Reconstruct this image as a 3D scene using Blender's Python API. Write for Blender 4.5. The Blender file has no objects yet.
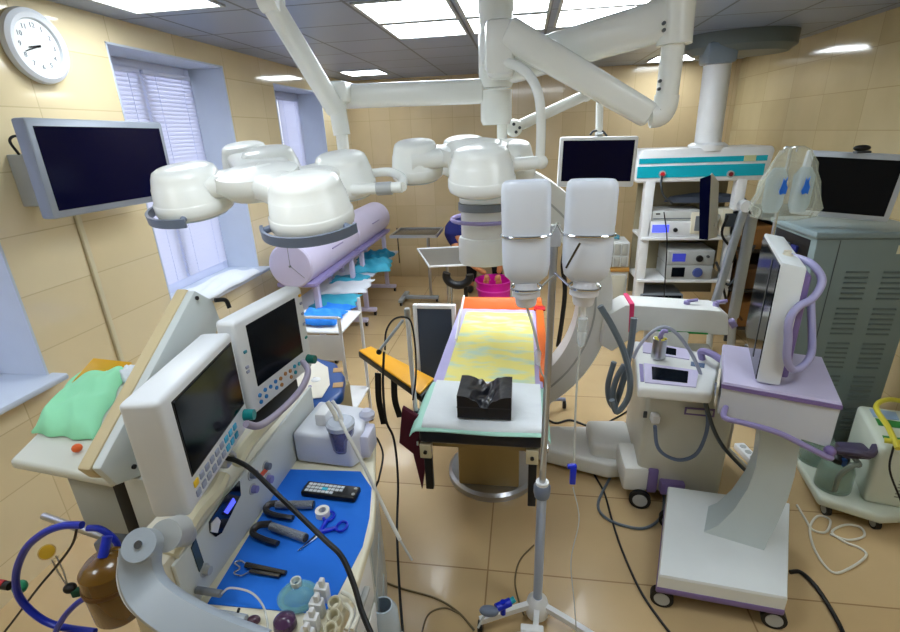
import bpy, bmesh, math, random
from mathutils import Vector, Matrix, Quaternion
random.seed(7)
PI = math.pi
SC = bpy.context.scene
COL = SC.collection

# ------------------------------------------------------------------ camera
F = 483.0
CH = 2.1
_V = Vector((75, -186, F)).normalized()
_N = Vector((50, 1274, F)); _N = (_N - _V * _N.dot(_V)).normalized()
_Z = -_N
_X = _V.cross(_Z)
ROWS = (_X, _V, _Z)                       # world axes seen in camera (right, down, forward)
def _ray(px, py):
    c = Vector((px - 450, py - 316, F))
    return Vector((ROWS[0].dot(c), ROWS[1].dot(c), ROWS[2].dot(c)))
CAM = Vector((0, 0, CH))
def Pz(px, py, z): r = _ray(px, py); return CAM + r * ((z - CH) / r.z)
def Py(px, py, y): r = _ray(px, py); return CAM + r * (y / r.y)
def Px(px, py, x): r = _ray(px, py); return CAM + r * (x / r.x)
cd = bpy.data.cameras.new('camera'); cam = bpy.data.objects.new('camera', cd); COL.objects.link(cam)
cd.sensor_width = 36; cd.lens = F * 36 / 900; cd.clip_start = 0.05; cd.clip_end = 100
m = Matrix.Identity(4)
for i in range(3):
    m[i][0] = ROWS[i][0]; m[i][1] = -ROWS[i][1]; m[i][2] = -ROWS[i][2]
m.translation = CAM
cam.matrix_world = m
SC.camera = cam

# ------------------------------------------------------------------ world, exposure
w = bpy.data.worlds.new('sky'); SC.world = w; w.use_nodes = True
bg = w.node_tree.nodes['Background']; bg.inputs[0].default_value = (0.96, 0.98, 1.0, 1); bg.inputs[1].default_value = 2.4
SC.view_settings.view_transform = 'Standard'; SC.view_settings.look = 'None'
SC.view_settings.exposure = 0.75; SC.view_settings.gamma = 1
LAMP = 9.0                                 # emission of the ceiling light diffusers

# ------------------------------------------------------------------ materials
def s2l(c):
    return tuple(((v / 255.0) / 12.92 if v / 255.0 <= 0.04045 else ((v / 255.0 + 0.055) / 1.055) ** 2.4) for v in c)
MATS = {}
def mat(name, rgb, rough=0.5, metal=0.0, noise=0.06, nscale=6.0, bump=0.0, bscale=80.0, alpha=1.0, trans=0.0, emit=0.0, coat=0.0, ior=1.45):
    if name in MATS: return MATS[name]
    M = bpy.data.materials.new(name); M.use_nodes = True
    nt = M.node_tree; b = nt.nodes['Principled BSDF']
    col = s2l(rgb) + (1,)
    tc = nt.nodes.new('ShaderNodeTexCoord')
    if noise > 0:
        n = nt.nodes.new('ShaderNodeTexNoise'); n.inputs['Scale'].default_value = nscale; n.inputs['Detail'].default_value = 4
        nt.links.new(tc.outputs['Object'], n.inputs['Vector'])
        r = nt.nodes.new('ShaderNodeMapRange'); r.inputs['To Min'].default_value = 1 - noise; r.inputs['To Max'].default_value = 1 + noise
        nt.links.new(n.outputs['Fac'], r.inputs['Value'])
        mx = nt.nodes.new('ShaderNodeVectorMath'); mx.operation = 'SCALE'; mx.inputs[0].default_value = col[:3]
        nt.links.new(r.outputs[0], mx.inputs['Scale']); nt.links.new(mx.outputs[0], b.inputs['Base Color'])
    else: b.inputs['Base Color'].default_value = col
    b.inputs['Roughness'].default_value = rough; b.inputs['Metallic'].default_value = metal
    b.inputs['Alpha'].default_value = alpha; b.inputs['Transmission Weight'].default_value = trans; b.inputs['IOR'].default_value = ior
    if coat: b.inputs['Coat Weight'].default_value = coat; b.inputs['Coat Roughness'].default_value = 0.08
    if emit: b.inputs['Emission Color'].default_value = col; b.inputs['Emission Strength'].default_value = emit
    if bump:
        n2 = nt.nodes.new('ShaderNodeTexNoise'); n2.inputs['Scale'].default_value = bscale; nt.links.new(tc.outputs['Object'], n2.inputs['Vector'])
        bp = nt.nodes.new('ShaderNodeBump'); bp.inputs['Strength'].default_value = bump; bp.inputs['Distance'].default_value = 0.01
        nt.links.new(n2.outputs['Fac'], bp.inputs['Height']); nt.links.new(bp.outputs[0], b.inputs['Normal'])
    MATS[name] = M
    return M

def tiles(name, c1, c2, mortar, tw, th, axes, rough=0.2, msize=0.004, offset=(0, 0), stagger=0.0, spec=0.5, coat=0.0, vary=0.1):
    """rectangular tiles laid on the world plane named by axes"""
    M = bpy.data.materials.new(name); M.use_nodes = True
    nt = M.node_tree; b = nt.nodes['Principled BSDF']; L = nt.links
    g = nt.nodes.new('ShaderNodeNewGeometry'); sp = nt.nodes.new('ShaderNodeSeparateXYZ'); L.new(g.outputs['Position'], sp.inputs[0])
    cb = nt.nodes.new('ShaderNodeCombineXYZ')
    for i, a in enumerate(axes):
        ad = nt.nodes.new('ShaderNodeMath'); ad.operation = 'ADD'; ad.inputs[1].default_value = offset[i] + 60
        L.new(sp.outputs['XYZ'.index(a)], ad.inputs[0]); L.new(ad.outputs[0], cb.inputs[i])
    br = nt.nodes.new('ShaderNodeTexBrick'); L.new(cb.outputs[0], br.inputs['Vector'])
    br.offset = stagger; br.squash = 1
    br.inputs['Color1'].default_value = s2l(c1) + (1,); br.inputs['Color2'].default_value = s2l(c2) + (1,); br.inputs['Mortar'].default_value = s2l(mortar) + (1,)
    br.inputs['Scale'].default_value = 1; br.inputs['Brick Width'].default_value = tw; br.inputs['Row Height'].default_value = th
    br.inputs['Mortar Size'].default_value = msize; br.inputs['Mortar Smooth'].default_value = 0.1
    n = nt.nodes.new('ShaderNodeTexNoise'); n.inputs['Scale'].default_value = 2.5; n.inputs['Detail'].default_value = 6; L.new(g.outputs['Position'], n.inputs['Vector'])
    r = nt.nodes.new('ShaderNodeMapRange'); r.inputs['To Min'].default_value = 1 - vary; r.inputs['To Max'].default_value = 1 + vary; L.new(n.outputs['Fac'], r.inputs['Value'])
    sc = nt.nodes.new('ShaderNodeVectorMath'); sc.operation = 'SCALE'; L.new(br.outputs['Color'], sc.inputs[0]); L.new(r.outputs[0], sc.inputs['Scale'])
    L.new(sc.outputs[0], b.inputs['Base Color'])
    b.inputs['Roughness'].default_value = rough
    bp = nt.nodes.new('ShaderNodeBump'); bp.invert = True; bp.inputs['Strength'].default_value = 0.4; bp.inputs['Distance'].default_value = 0.003
    L.new(br.outputs['Fac'], bp.inputs['Height']); L.new(bp.outputs[0], b.inputs['Normal'])
    if coat: b.inputs['Coat Weight'].default_value = coat; b.inputs['Coat Roughness'].default_value = 0.04
    MATS[name] = M
    return M

white = mat('white_enamel', (232, 234, 236), 0.3)
lampwhite = mat('lamp_white', (243, 246, 242), 0.25, noise=0.02)
cream = mat('cream_plastic', (222, 216, 196), 0.4)
greywhite = mat('grey_white_plastic', (205, 208, 206), 0.42)
lightgrey = mat('light_grey_plastic', (176, 180, 180), 0.4)
midgrey = mat('mid_grey_plastic', (118, 124, 132), 0.4)
bluegrey = mat('blue_grey_plastic', (112, 124, 146), 0.35)
darkgrey = mat('dark_grey_plastic', (60, 66, 72), 0.4)
black = mat('black_rubber', (10, 11, 14), 0.45)
blackleather = mat('black_vinyl', (7, 10, 22), 0.3, bump=0.25, bscale=25)
screen = mat('dark_glass', (10, 16, 24), 0.12, noise=0, ior=1.25)
screenblue = mat('blue_black_glass', (5, 7, 40), 0.1, noise=0, ior=1.22)
lcdblue = mat('lit_blue_display', (80, 90, 230), 0.2, emit=.8)
lav = mat('lavender_enamel', (203, 197, 226), 0.35)
lavd = mat('lavender_plastic', (146, 136, 186), 0.4)
purple = mat('purple_plastic', (122, 104, 158), 0.4)
teal = mat('teal_stripe', (0, 172, 194), 0.35)
tealknob = mat('teal_knob', (0, 130, 130), 0.35)
steel = mat('brushed_steel', (190, 192, 196), 0.28, 0.9, bump=0.05)
chrome = mat('chrome', (215, 218, 222), 0.12, 1.0, noise=0)
alu = mat('satin_aluminium', (185, 195, 208), 0.35, 0.6)
darksteel = mat('dark_steel', (95, 92, 88), 0.25, 0.8)
bluedrape = mat('blue_drape', (38, 138, 244), 0.75, bump=0.2, bscale=14)
navy = mat('navy_cloth', (28, 34, 104), 0.85, bump=0.3, bscale=30)
darkcloth = mat('black_trousers', (30, 31, 40), 0.85)
bluecase = mat('blue_plastic', (28, 78, 150), 0.35)
bluevivid = mat('vivid_blue_plastic', (10, 40, 200), 0.35)
bluehose = mat('blue_hose', (18, 44, 178), 0.35)
green = mat('green_cloth', (150, 226, 180), 0.8, bump=0.3, bscale=20)
mint = mat('mint_paper', (184, 234, 218), 0.8)
padwhite = mat('white_pad', (232, 238, 242), 0.8, bump=0.25, bscale=30)
orange = mat('orange_vinyl', (232, 108, 30), 0.4)
yellow = mat('yellow_vinyl', (250, 178, 14), 0.45)
yellowtube = mat('yellow_hose', (222, 210, 70), 0.3, alpha=.85)
maroon = mat('maroon_cloth', (78, 14, 36), 0.85)
magenta = mat('magenta_plastic', (226, 20, 170), 0.35)
skin = mat('skin', (212, 142, 96), 0.55)
red = mat('red_plastic', (196, 32, 40), 0.4)
pink = mat('pink_tape', (222, 50, 110), 0.5)
greentape = mat('green_tape', (30, 150, 70), 0.5)
amber = mat('amber_plastic', (104, 72, 14), 0.25, alpha=0.93, coat=0.5)
cabgrey = mat('grey_green_enamel', (122, 138, 138), 0.4)
tablebeige = mat('beige_steel', (158, 138, 92), 0.35, 0.3)
clear = mat('clear_plastic', (225, 235, 240), 0.08, alpha=0.32, noise=0)
clearblue = mat('clear_blue_plastic', (150, 214, 222), 0.08, alpha=0.38, noise=0)
bottlem = mat('milky_plastic', (234, 242, 255), 0.3, alpha=0.9, noise=0.0)
liquid = mat('bottle_liquid', (190, 200, 246), 0.2, alpha=0.9, noise=0)
purpleliquid = mat('violet_clear_plastic', (110, 112, 166), 0.15, alpha=0.6, noise=0)
tubem = mat('clear_tubing', (214, 218, 216), 0.2, alpha=0.75, noise=0)
greytube = mat('grey_cable', (100, 112, 122), 0.4)
beigecab = mat('beige_cable', (110, 96, 66), 0.5)
whitecable = mat('white_cable', (226, 224, 210), 0.45)
steri = mat('aqua_wrap', (60, 170, 200), 0.6, bump=0.3, bscale=40)
sheetm = mat('white_cloth', (226, 232, 240), 0.8, bump=0.2, bscale=20)
wood = mat('tan_wood', (176, 128, 58), 0.5)
plaster = mat('white_plaster', (196, 206, 222), 0.6)
frame = mat('window_plastic', (214, 220, 244), 0.3)
bt = bpy.data.materials.new('blind_fabric'); bt.use_nodes = True
_b = bt.node_tree.nodes['Principled BSDF']; _b.inputs['Base Color'].default_value = s2l((224, 226, 236)) + (1,); _b.inputs['Roughness'].default_value = 0.6
_t = bt.node_tree.nodes.new('ShaderNodeBsdfTranslucent'); _t.inputs[0].default_value = s2l((222, 224, 238)) + (1,)
_a = bt.node_tree.nodes.new('ShaderNodeMixShader'); _a.inputs[0].default_value = 0.5
bt.node_tree.links.new(_b.outputs[0], _a.inputs[1]); bt.node_tree.links.new(_t.outputs[0], _a.inputs[2])
bt.node_tree.links.new(_a.outputs[0], bt.node_tree.nodes['Material Output'].inputs[0])
glass = mat('window_glass', (220, 232, 240), 0.02, alpha=0.15, noise=0)
emitm = bpy.data.materials.new('light_diffuser'); emitm.use_nodes = True
_b = emitm.node_tree.nodes['Principled BSDF']; _b.inputs['Base Color'].default_value = (0.9, 0.9, 0.9, 1)
_b.inputs['Emission Color'].default_value = (0.88, 0.95, 1.0, 1); _b.inputs['Emission Strength'].default_value = LAMP
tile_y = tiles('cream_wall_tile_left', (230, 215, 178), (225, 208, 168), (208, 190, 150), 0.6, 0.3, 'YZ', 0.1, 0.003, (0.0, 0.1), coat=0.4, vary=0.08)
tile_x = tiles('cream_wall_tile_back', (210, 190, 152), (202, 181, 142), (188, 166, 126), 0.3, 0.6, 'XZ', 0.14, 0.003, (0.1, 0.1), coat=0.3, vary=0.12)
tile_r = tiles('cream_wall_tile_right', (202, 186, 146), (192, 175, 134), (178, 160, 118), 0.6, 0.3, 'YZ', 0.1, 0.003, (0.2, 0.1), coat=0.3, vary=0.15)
tile_f = tiles('beige_floor_tile', (205, 178, 134), (198, 170, 126), (160, 132, 92), 1.2, 0.6, 'XY', 0.25, 0.004, (0.15, -0.05), coat=0.15, vary=0.12)
tile_c = tiles('grey_ceiling_panel', (142, 156, 182), (134, 148, 174), (70, 78, 92), 0.6, 0.6, 'XY', 0.35, 0.01, (0.45, -0.12), vary=0.05)

# ------------------------------------------------------------------ mesh helpers
def V(*a): return Vector(a)
class MB:
    def __init__(s): s.bm = bmesh.new()
    def _new(s, geo, M):
        vs = [v for v in geo if isinstance(v, bmesh.types.BMVert)]
        bmesh.ops.transform(s.bm, matrix=M, verts=vs); return vs
    def box(s, c, d, rz=0, rot=None, bev=0.0, seg=2):
        r = bmesh.ops.create_cube(s.bm, size=1)
        vs = r['verts']
        bmesh.ops.scale(s.bm, vec=Vector(d), verts=vs)
        if bev:
            es = list({e for v in vs for e in v.link_edges})
            q = bmesh.ops.bevel(s.bm, geom=es, offset=min(bev, min(d) * 0.49), segments=seg, affect='EDGES', profile=0.5)
            vs = list({v for f in q['faces'] for v in f.verts} | {v for v in vs if v.is_valid})
        R = (rot.to_4x4() if rot is not None else Matrix.Rotation(rz, 4, 'Z'))
        bmesh.ops.transform(s.bm, matrix=Matrix.Translation(Vector(c)) @ R, verts=vs)
        return s
    def b2(s, lo, hi, bev=0.0, seg=2):
        lo = Vector(lo); hi = Vector(hi); return s.box((lo + hi) / 2, [abs(v) for v in (hi - lo)], bev=bev, seg=seg)
    def prism(s, pts, vec, bev=0.0, seg=2):
        vec = Vector(vec); pts = [Vector(p) for p in pts]
        a = [s.bm.verts.new(p) for p in pts]; b = [s.bm.verts.new(p + vec) for p in pts]
        n = len(a); fs = [s.bm.faces.new(a), s.bm.faces.new(b[::-1])]
        for i in range(n): fs.append(s.bm.faces.new((a[i], b[i], b[(i + 1) % n], a[(i + 1) % n])))
        bmesh.ops.recalc_face_normals(s.bm, faces=fs)
        if bev:
            es = list({e for f in fs for e in f.edges})
            bmesh.ops.bevel(s.bm, geom=es, offset=bev, segments=seg, affect='EDGES', profile=0.5)
        return s
    def loft(s, rings, cap=True):
        R = [[s.bm.verts.new(p) for p in r] for r in rings]; n = len(R[0]); fs = []
        for i in range(len(R) - 1):
            for j in range(n):
                fs.append(s.bm.faces.new((R[i][j], R[i][(j + 1) % n], R[i + 1][(j + 1) % n], R[i + 1][j])))
        if cap: fs.append(s.bm.faces.new(R[0][::-1])); fs.append(s.bm.faces.new(R[-1]))
        bmesh.ops.recalc_face_normals(s.bm, faces=fs)
        return s
    def cyl(s, p0, p1, r0, r1=None, n=24, cap=True):
        p0 = Vector(p0); p1 = Vector(p1); r1 = r0 if r1 is None else r1
        d = (p1 - p0).normalized(); u = d.orthogonal().normalized(); v = d.cross(u)
        return s.loft([[p + (u * math.cos(2 * PI * k / n) + v * math.sin(2 * PI * k / n)) * r for k in range(n)] for p, r in ((p0, r0), (p1, r1))], cap)
    def lathe(s, prof, c, n=32, R=None, sx=1, sy=1, ring_=False):
        c = Vector(c); rings = []
        if ring_: prof = list(prof) + [prof[0]]
        for r, z in prof:
            ring = []
            for k in range(n):
                p = Vector((r * sx * math.cos(2 * PI * k / n), r * sy * math.sin(2 * PI * k / n), z))
                if R is not None: p = R @ p
                ring.append(c + p)
            rings.append(ring)
        return s.loft(rings, not ring_)
    def ball(s, c, r, sc=(1, 1, 1), n=16):
        q = bmesh.ops.create_uvsphere(s.bm, u_segments=n, v_segments=max(6, n // 2), radius=r)
        bmesh.ops.transform(s.bm, matrix=Matrix.Translation(Vector(c)) @ Matrix.Diagonal((*sc, 1)), verts=q['verts']); return s
    def tube(s, pts, r, n=8, sub=6, cap=True, closed=False, flat=None):
        pts = spline(pts, sub, closed) if sub > 1 else [Vector(p) for p in pts]
        return s.sweep(pts, [(r * math.cos(2 * PI * k / n), (flat or r) * math.sin(2 * PI * k / n)) for k in range(n)], closed=closed)
    def sweep(s, pts, sec, up=None, closed=False, scale=None):
        pts = [Vector(p) for p in pts]; rings = []; N = len(pts); u = None
        for i, p in enumerate(pts):
            a = pts[(i - 1) % N] if (i > 0 or closed) else pts[i]; b = pts[(i + 1) % N] if (i < N - 1 or closed) else pts[i]
            d = (b - a).normalized()
            if up is not None: u = Vector(up); u = (u - d * u.dot(d)).normalized()
            elif u is None: u = d.orthogonal().normalized()
            else: u = (u - d * u.dot(d)); u = u.normalized() if u.length > 1e-6 else d.orthogonal().normalized()
            v = d.cross(u); k = scale[i] if scale else 1
            rings.append([p + u * a_ * k + v * b_ * k for a_, b_ in sec])
        if closed: rings.append(rings[0]); return s.loft(rings, False)
        return s.loft(rings)
    def sheet(s, fn, nu, nv, t=0.004):
        """fn(u,v)->point; a cloth with thickness t below"""
        G = [[Vector(fn(i / nu, j / nv)) for j in range(nv + 1)] for i in range(nu + 1)]
        A = [[s.bm.verts.new(p) for p in r] for r in G]
        B = [[s.bm.verts.new(p - Vector((0, 0, t))) for p in r] for r in G]; fs = []
        for i in range(nu):
            for j in range(nv):
                fs.append(s.bm.faces.new((A[i][j], A[i + 1][j], A[i + 1][j + 1], A[i][j + 1])))
                fs.append(s.bm.faces.new((B[i][j], B[i][j + 1], B[i + 1][j + 1], B[i + 1][j])))
        for i in range(nu):
            for j in (0, nv): fs.append(s.bm.faces.new((A[i][j], A[i + 1][j], B[i + 1][j], B[i][j])))
        for j in range(nv):
            for i in (0, nu): fs.append(s.bm.faces.new((A[i][j], A[i][j + 1], B[i][j + 1], B[i][j])))
        bmesh.ops.recalc_face_normals(s.bm, faces=fs)
        return s
    def build(s, name, material, parent=None, local=False, angle=35, M=None):
        me = bpy.data.meshes.new(name)
        if M is not None: bmesh.ops.transform(s.bm, matrix=M, verts=s.bm.verts[:])
        for f in s.bm.faces: f.smooth = True
        s.bm.to_mesh(me); s.bm.free()
        me.materials.append(material)
        me.set_sharp_from_angle(angle=math.radians(angle))
        o = bpy.data.objects.new(name, me); COL.objects.link(o)
        if parent is not None:
            if not local: me.transform(WM.get(parent.name, Matrix()).inverted())
            o.parent = parent; WM[o.name] = WM.get(parent.name, Matrix())
        else:
            # a thing that is one mesh: put its origin at its base
            if not local:
                xs = [v.co for v in me.vertices]
                c = Vector(((min(v.x for v in xs) + max(v.x for v in xs)) / 2, (min(v.y for v in xs) + max(v.y for v in xs)) / 2, min(v.z for v in xs)))
                me.transform(Matrix.Translation(-c)); o.location = c; WM[o.name] = Matrix.Translation(c)
        return o
WM = {}
def spline(pts, sub=6, closed=False):
    P = [Vector(p) for p in pts]; n = len(P); out = []
    rng = range(n if closed else n - 1)
    for i in rng:
        a = P[(i - 1) % n] if (closed or i > 0) else P[0] * 2 - P[1]
        b = P[i]; c = P[(i + 1) % n]; d = P[(i + 2) % n] if (closed or i < n - 2) else P[-1] * 2 - P[-2]
        for k in range(sub):
            t = k / sub
            out.append(0.5 * ((2 * b) + (c - a) * t + (2 * a - 5 * b + 4 * c - d) * t * t + (3 * b - a - 3 * c + d) * t ** 3))
    if not closed: out.append(P[-1])
    return out
def thing(name, label, cat, loc=(0, 0, 0), rz=0, group=None):
    o = bpy.data.objects.new(name, None); COL.objects.link(o); o.empty_display_size = 0.1
    o.location = loc; o.rotation_euler = (0, 0, rz); o['label'] = label; o['category'] = cat
    if group: o['group'] = group
    WM[o.name] = Matrix.Translation(Vector(loc)) @ Matrix.Rotation(rz, 4, 'Z')
    return o
def tag(o, label, cat, group=None, kind=None):
    o['label'] = label; o['category'] = cat
    if group: o['group'] = group
    if kind: o['kind'] = kind
    return o
def struct(o): o['kind'] = 'structure'; return o
def kids(o): return [c for c in bpy.data.objects if c.parent == o]
def copy_tree(o, parent=None):
    c = o.copy(); COL.objects.link(c)
    if parent: c.parent = parent
    for k in kids(o): copy_tree(k, c)
    return c
def text_mesh(txt, size, M, name, material, parent, depth=0.001):
    cu = bpy.data.curves.new('lettering', 'FONT'); cu.body = txt; cu.size = size; cu.extrude = depth; cu.align_x = 'CENTER'; cu.align_y = 'CENTER'
    o = bpy.data.objects.new('lettering', cu); me = bpy.data.meshes.new_from_object(o); bpy.data.objects.remove(o); bpy.data.curves.remove(cu)
    me.transform(M); me.transform(WM.get(parent.name, Matrix()).inverted()); me.materials.append(material)
    q = bpy.data.objects.new(name, me); COL.objects.link(q); q.parent = parent; WM[q.name] = WM.get(parent.name, Matrix()); return q
def axes(x, y, z, o):
    M = Matrix.Identity(4)
    for i in range(3): M[i][0] = x[i]; M[i][1] = y[i]; M[i][2] = z[i]; M[i][3] = o[i]
    return M
def castor(parent, p, r=0.04, name='wheel', ax=(1, 0, 0), hw=.012):
    p = Vector(p); ax = Vector(ax).normalized(); up = V(0, 0, r)
    b = MB(); b.cyl(p - ax * hw + up, p + ax * hw + up, r, n=24)
    w = b.build(name, black, parent)
    MB().cyl(p - ax * (hw + .003) + up, p + ax * (hw + .003) + up, r * .68, n=20).build('hub', lightgrey, w)
    return w

# ------------------------------------------------------------------ room
XL, XR, YB, YF, ZC = -2.5, 2.65, 7.2, -1.3, 2.83
XO = -2.9
struct(MB().b2((XO, YF, -.1), (XR + .2, YB + .2, 0)).build('floor', tile_f))
struct(MB().b2((XO, YF, ZC), (XR + .2, YB + .2, ZC + .1)).build('ceiling', tile_c))
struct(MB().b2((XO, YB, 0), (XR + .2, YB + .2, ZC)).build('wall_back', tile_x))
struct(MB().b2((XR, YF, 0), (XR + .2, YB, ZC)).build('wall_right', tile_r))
struct(MB().b2((XO, YF - .2, 0), (XR + .2, YF, ZC)).build('wall_front', tile_x))
WINS = [(0.75, 1.97, .97, 2.69), (2.96, 4.18, .97, 2.69), (5.03, 6.25, .97, 2.63)]
b = MB(); y0 = YF
for a, c, z0, z1 in WINS:
    b.b2((XO, y0, 0), (XL, a, ZC)); b.b2((XO, a, 0), (XL, c, z0)); b.b2((XO, a, z1), (XL, c, ZC)); y0 = c
b.b2((XO, y0, 0), (XL, YB, ZC))
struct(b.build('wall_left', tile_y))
for n, (a, c, z0, z1) in enumerate(WINS):
    wn = thing('window_%d' % (n + 1), '', '', (XL - .3, (a + c) / 2, z0)); wn['kind'] = 'structure'
    wn['label'] = ['near window with pale reveal beside the green cloth', 'tall blinded window between the wall screen and the lamp', 'farthest window in the left wall near the back corner'][n]
    del wn['category']
    rv = MB()
    rv.b2((XO + .02, c - .012, z0), (XL + .002, c, z1)); rv.b2((XO + .02, a, z0), (XL + .002, a + .012, z1)); rv.b2((XO + .02, a, z1 - .012), (XL + .002, c, z1))
    rv.build('reveal_lining', plaster, wn)
    xf = XL - .34; fr = MB()
    ya, yc = a + .012, c - .012; zt = z1 - .012; ym = (a + c) / 2
    fr.b2((xf - .03, ya, z0), (xf + .03, ya + .06, zt), .004); fr.b2((xf - .03, yc - .06, z0), (xf + .03, yc, zt), .004)
    fr.b2((xf - .03, ya + .06, z0), (xf + .03, yc - .06, z0 + .07), .004); fr.b2((xf - .03, ya + .06, zt - .07), (xf + .03, yc - .06, zt), .004)
    fr.b2((xf - .03, ym - .05, z0 + .07), (xf + .03, ym + .05, zt - .07), .004)
    fr.build('window_frame', frame, wn)
    MB().b2((xf - .006, ya + .03, z0 + .03), (xf, yc - .03, zt - .03)).build('pane', glass, wn)
    for (p, q) in ((ya + .035, ym - .018), (ym + .018, yc - .035)):
        bl = MB(); k = 0; z = z0 + .08
        while z < zt - .09:
            bl.prism([(xf + .058, p, z), (xf + .0595, p, z + .0008), (xf + .040, p, z + .036), (xf + .0385, p, z + .036)], (0, q - p, 0)); z += .03
        bo = bl.build('blind', bt, wn)
        hr = MB(); hr.b2((xf + .032, p, zt - .09), (xf + .06, q, zt - .06), .004)
        for yy in (p + .12, q - .12): hr.cyl((xf + .057, yy, z0 + .08), (xf + .057, yy, zt - .06), .002, n=6)
        hr.build('headrail', frame, bo)
    MB().b2((XO + .03, a + .002 if n else a, z0 - .035), (XL + (.09 if n == 0 else .11), c + .03, z0 + .001), .012).build('sill', plaster, wn)
struct(MB().b2((XL, 2.40, .0), (XL + .02, 2.43, 1.9), .006).build('trim_1', mat('trim_cream', (214, 204, 172), .35)))

# ceiling lights: recessed panels on the 0.6 m grid
LG = [('paired', -1.02, 3.15), ('paired', -1.02, 3.76), ('x', -.42, 3.15), ('x', -.42, 3.76), ('x', .2, 3.15), ('x', .2, 3.73),
      ('x', -2.27, 2.42), ('x', -2.2, 6.1), ('x', 1.45, 6.4), ('x', -2.27, -.3), ('x', -1.02, .7), ('x', .8, .7), ('x', 1.9, -.3)]
LL = ['white square ceiling light panel nearest the diagonal lamp arm', 'rear white ceiling light panel left of the central column', 'lit ceiling panel just in front of the central column',
      'lit ceiling panel behind the central column', 'lit ceiling panel above the right lamp arm, nearer one', 'lit ceiling panel right of the column, farther one', 'lit ceiling panel over the wall screen and clock',
      'small far ceiling light above the third window', 'small far ceiling light beside the pendant dome',
      'lit ceiling panel in the front left corner of the room', 'lit ceiling panel above the anaesthesia monitors', 'lit ceiling panel above the photographer', 'lit ceiling panel in the front right corner of the room', 'left of two lit ceiling panels by the front wall', 'right of two lit ceiling panels by the front wall']
for (k, x, y), lb in zip(LG, LL):
    t = thing('ceiling_light', lb, 'ceiling light', (x + .29, y + .29, ZC - .012), 0, 'square lights set in the ceiling')
    fr = MB(); s = .57 if y not in (6.1,) else .5
    for (p, q) in (((0, 0), (s, .02)), ((0, s - .02), (s, s)), ((0, .02), (.02, s - .02)), ((s - .02, .02), (s, s - .02))):
        fr.b2((x + p[0], y + p[1], ZC - .012), (x + q[0], y + q[1], ZC - .0005))
    fr.build('frame', lightgrey, t)
    MB().b2((x + .02, y + .02, ZC - .007), (x + s - .02, y + s - .02, ZC - .001)).build('diffuser', emitm, t)
for (x, y, lb) in ((-.2, 5.6, 'round grey ceiling vent beyond the central column'), (.35, 6.3, 'round ceiling vent farther back by the wall')):
    tag(MB().lathe([(.11, 0), (.11, -.012), (.09, -.018), (.05, -.012), (.05, 0)][::-1], (x, y, ZC - .0005)).build('ceiling_vent', lightgrey), lb, 'vent')

# ------------------------------------------------------------------ wall clock
t = thing('wall_clock', 'round white wall clock on the tiled left wall', 'clock', (XL, 2.465, 2.45))
R = Matrix.Rotation(PI / 2, 3, 'Y'); cc = (XL + .001, 2.465, 2.59)
MB().lathe([(.165, 0), (.175, .015), (.17, .04), (.15, .052), (.128, .045), (.122, .03), (.0, .03)][::-1], cc, 48, R).build('clock_case', mat('clock_silver', (214, 218, 224), .3), t)
MB().lathe([(.0, .0), (.1215, 0), (.1215, .0315), (0, .0315)], cc, 40, R).build('clock_face', mat('clock_face_white', (226, 232, 230), .5), t)
for k in range(1, 13):
    a = 2 * PI * k / 12
    text_mesh(str(k), .032, axes(V(0, 1, 0), V(0, 0, 1), V(1, 0, 0), V(XL + .0335, 2.465 + .095 * math.sin(a), 2.59 + .095 * math.cos(a))), 'numeral', midgrey, t)
for L_, a, wd in ((.055, -1.75, .006), (.085, -1.95, .004)):
    d = V(0, math.sin(a), math.cos(a)); u = V(0, d.z, -d.y)
    c0 = V(XL + .036, 2.465, 2.59)
    MB().prism([c0 - d * .015 - u * wd, c0 + d * L_ - u * wd * .5, c0 + d * L_ + u * wd * .5, c0 - d * .015 + u * wd], (.002, 0, 0)).build('clock_hand', black, t)

# ------------------------------------------------------------------ wall screen (left)
def flat_screen(name, label, cat, TL, TR, BL, thick, bez, fm, gm, loc=None, chin=0.0):
    """a flat display from three front corners; the body extends behind the face"""
    TL, TR, BL = Vector(TL), Vector(TR), Vector(BL)
    x = (TR - TL); W = x.length; x.normalize(); y = (TL - BL); y = (y - x * y.dot(x)); H_ = y.length; y.normalize(); z = x.cross(y)
    t = thing(name, label, cat, loc or (BL + TR) / 2 - V(0, 0, H_ / 2))
    A = axes(x, y, z, BL)
    MB().box((W / 2, H_ / 2, -thick / 2), (W, H_, thick), bev=min(.012, thick * .3)).build('casing', fm, t, M=A)
    MB().box((W / 2, (H_ + chin) / 2, .001), (W - 2 * bez, H_ - 2 * bez - chin, .004), bev=.001, seg=1).build('screen', gm, t, M=A)
    return t, A, W, H_
TL = Px(22, 119, -2.24); TR = Px(165, 124, -2.24); BL = Px(42, 219, -2.24)
TL = V(-2.2, 2.01, 2.235); TR = V(-2.2, 2.89, 2.225); BL = V(-2.2, 2.01, 1.785)
ts, A, W, H_ = flat_screen('wall_screen', 'wide dark screen in a silver frame, bracketed to the left wall', 'screen', TL, TR, BL, .07, .035, mat('silver_plastic', (150, 158, 170), .35, .2), screenblue)
mb = MB(); mb.b2((-2.5, 2.45, 1.93), (-2.44, 2.65, 2.11), .004); mb.b2((-2.44, 2.52, 2.0), (-2.27, 2.58, 2.04), .004)
mb.build('wall_bracket', darkgrey, ts)
tb = thing('connector_strip', 'grey slotted connector strip behind the wall screen', 'cable box', (-2.36, 2.0, 1.78))
MB().b2((-2.5, 2.14, 1.83), (-2.36, 2.22, 2.08), .006).build('casing', lightgrey, tb)
mb = MB()
for k in range(6): mb.b2((-2.366, 2.15, 1.862 + .035 * k), (-2.354, 2.21, 1.878 + .035 * k), .002)
mb.build('slots', midgrey, tb)
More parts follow.
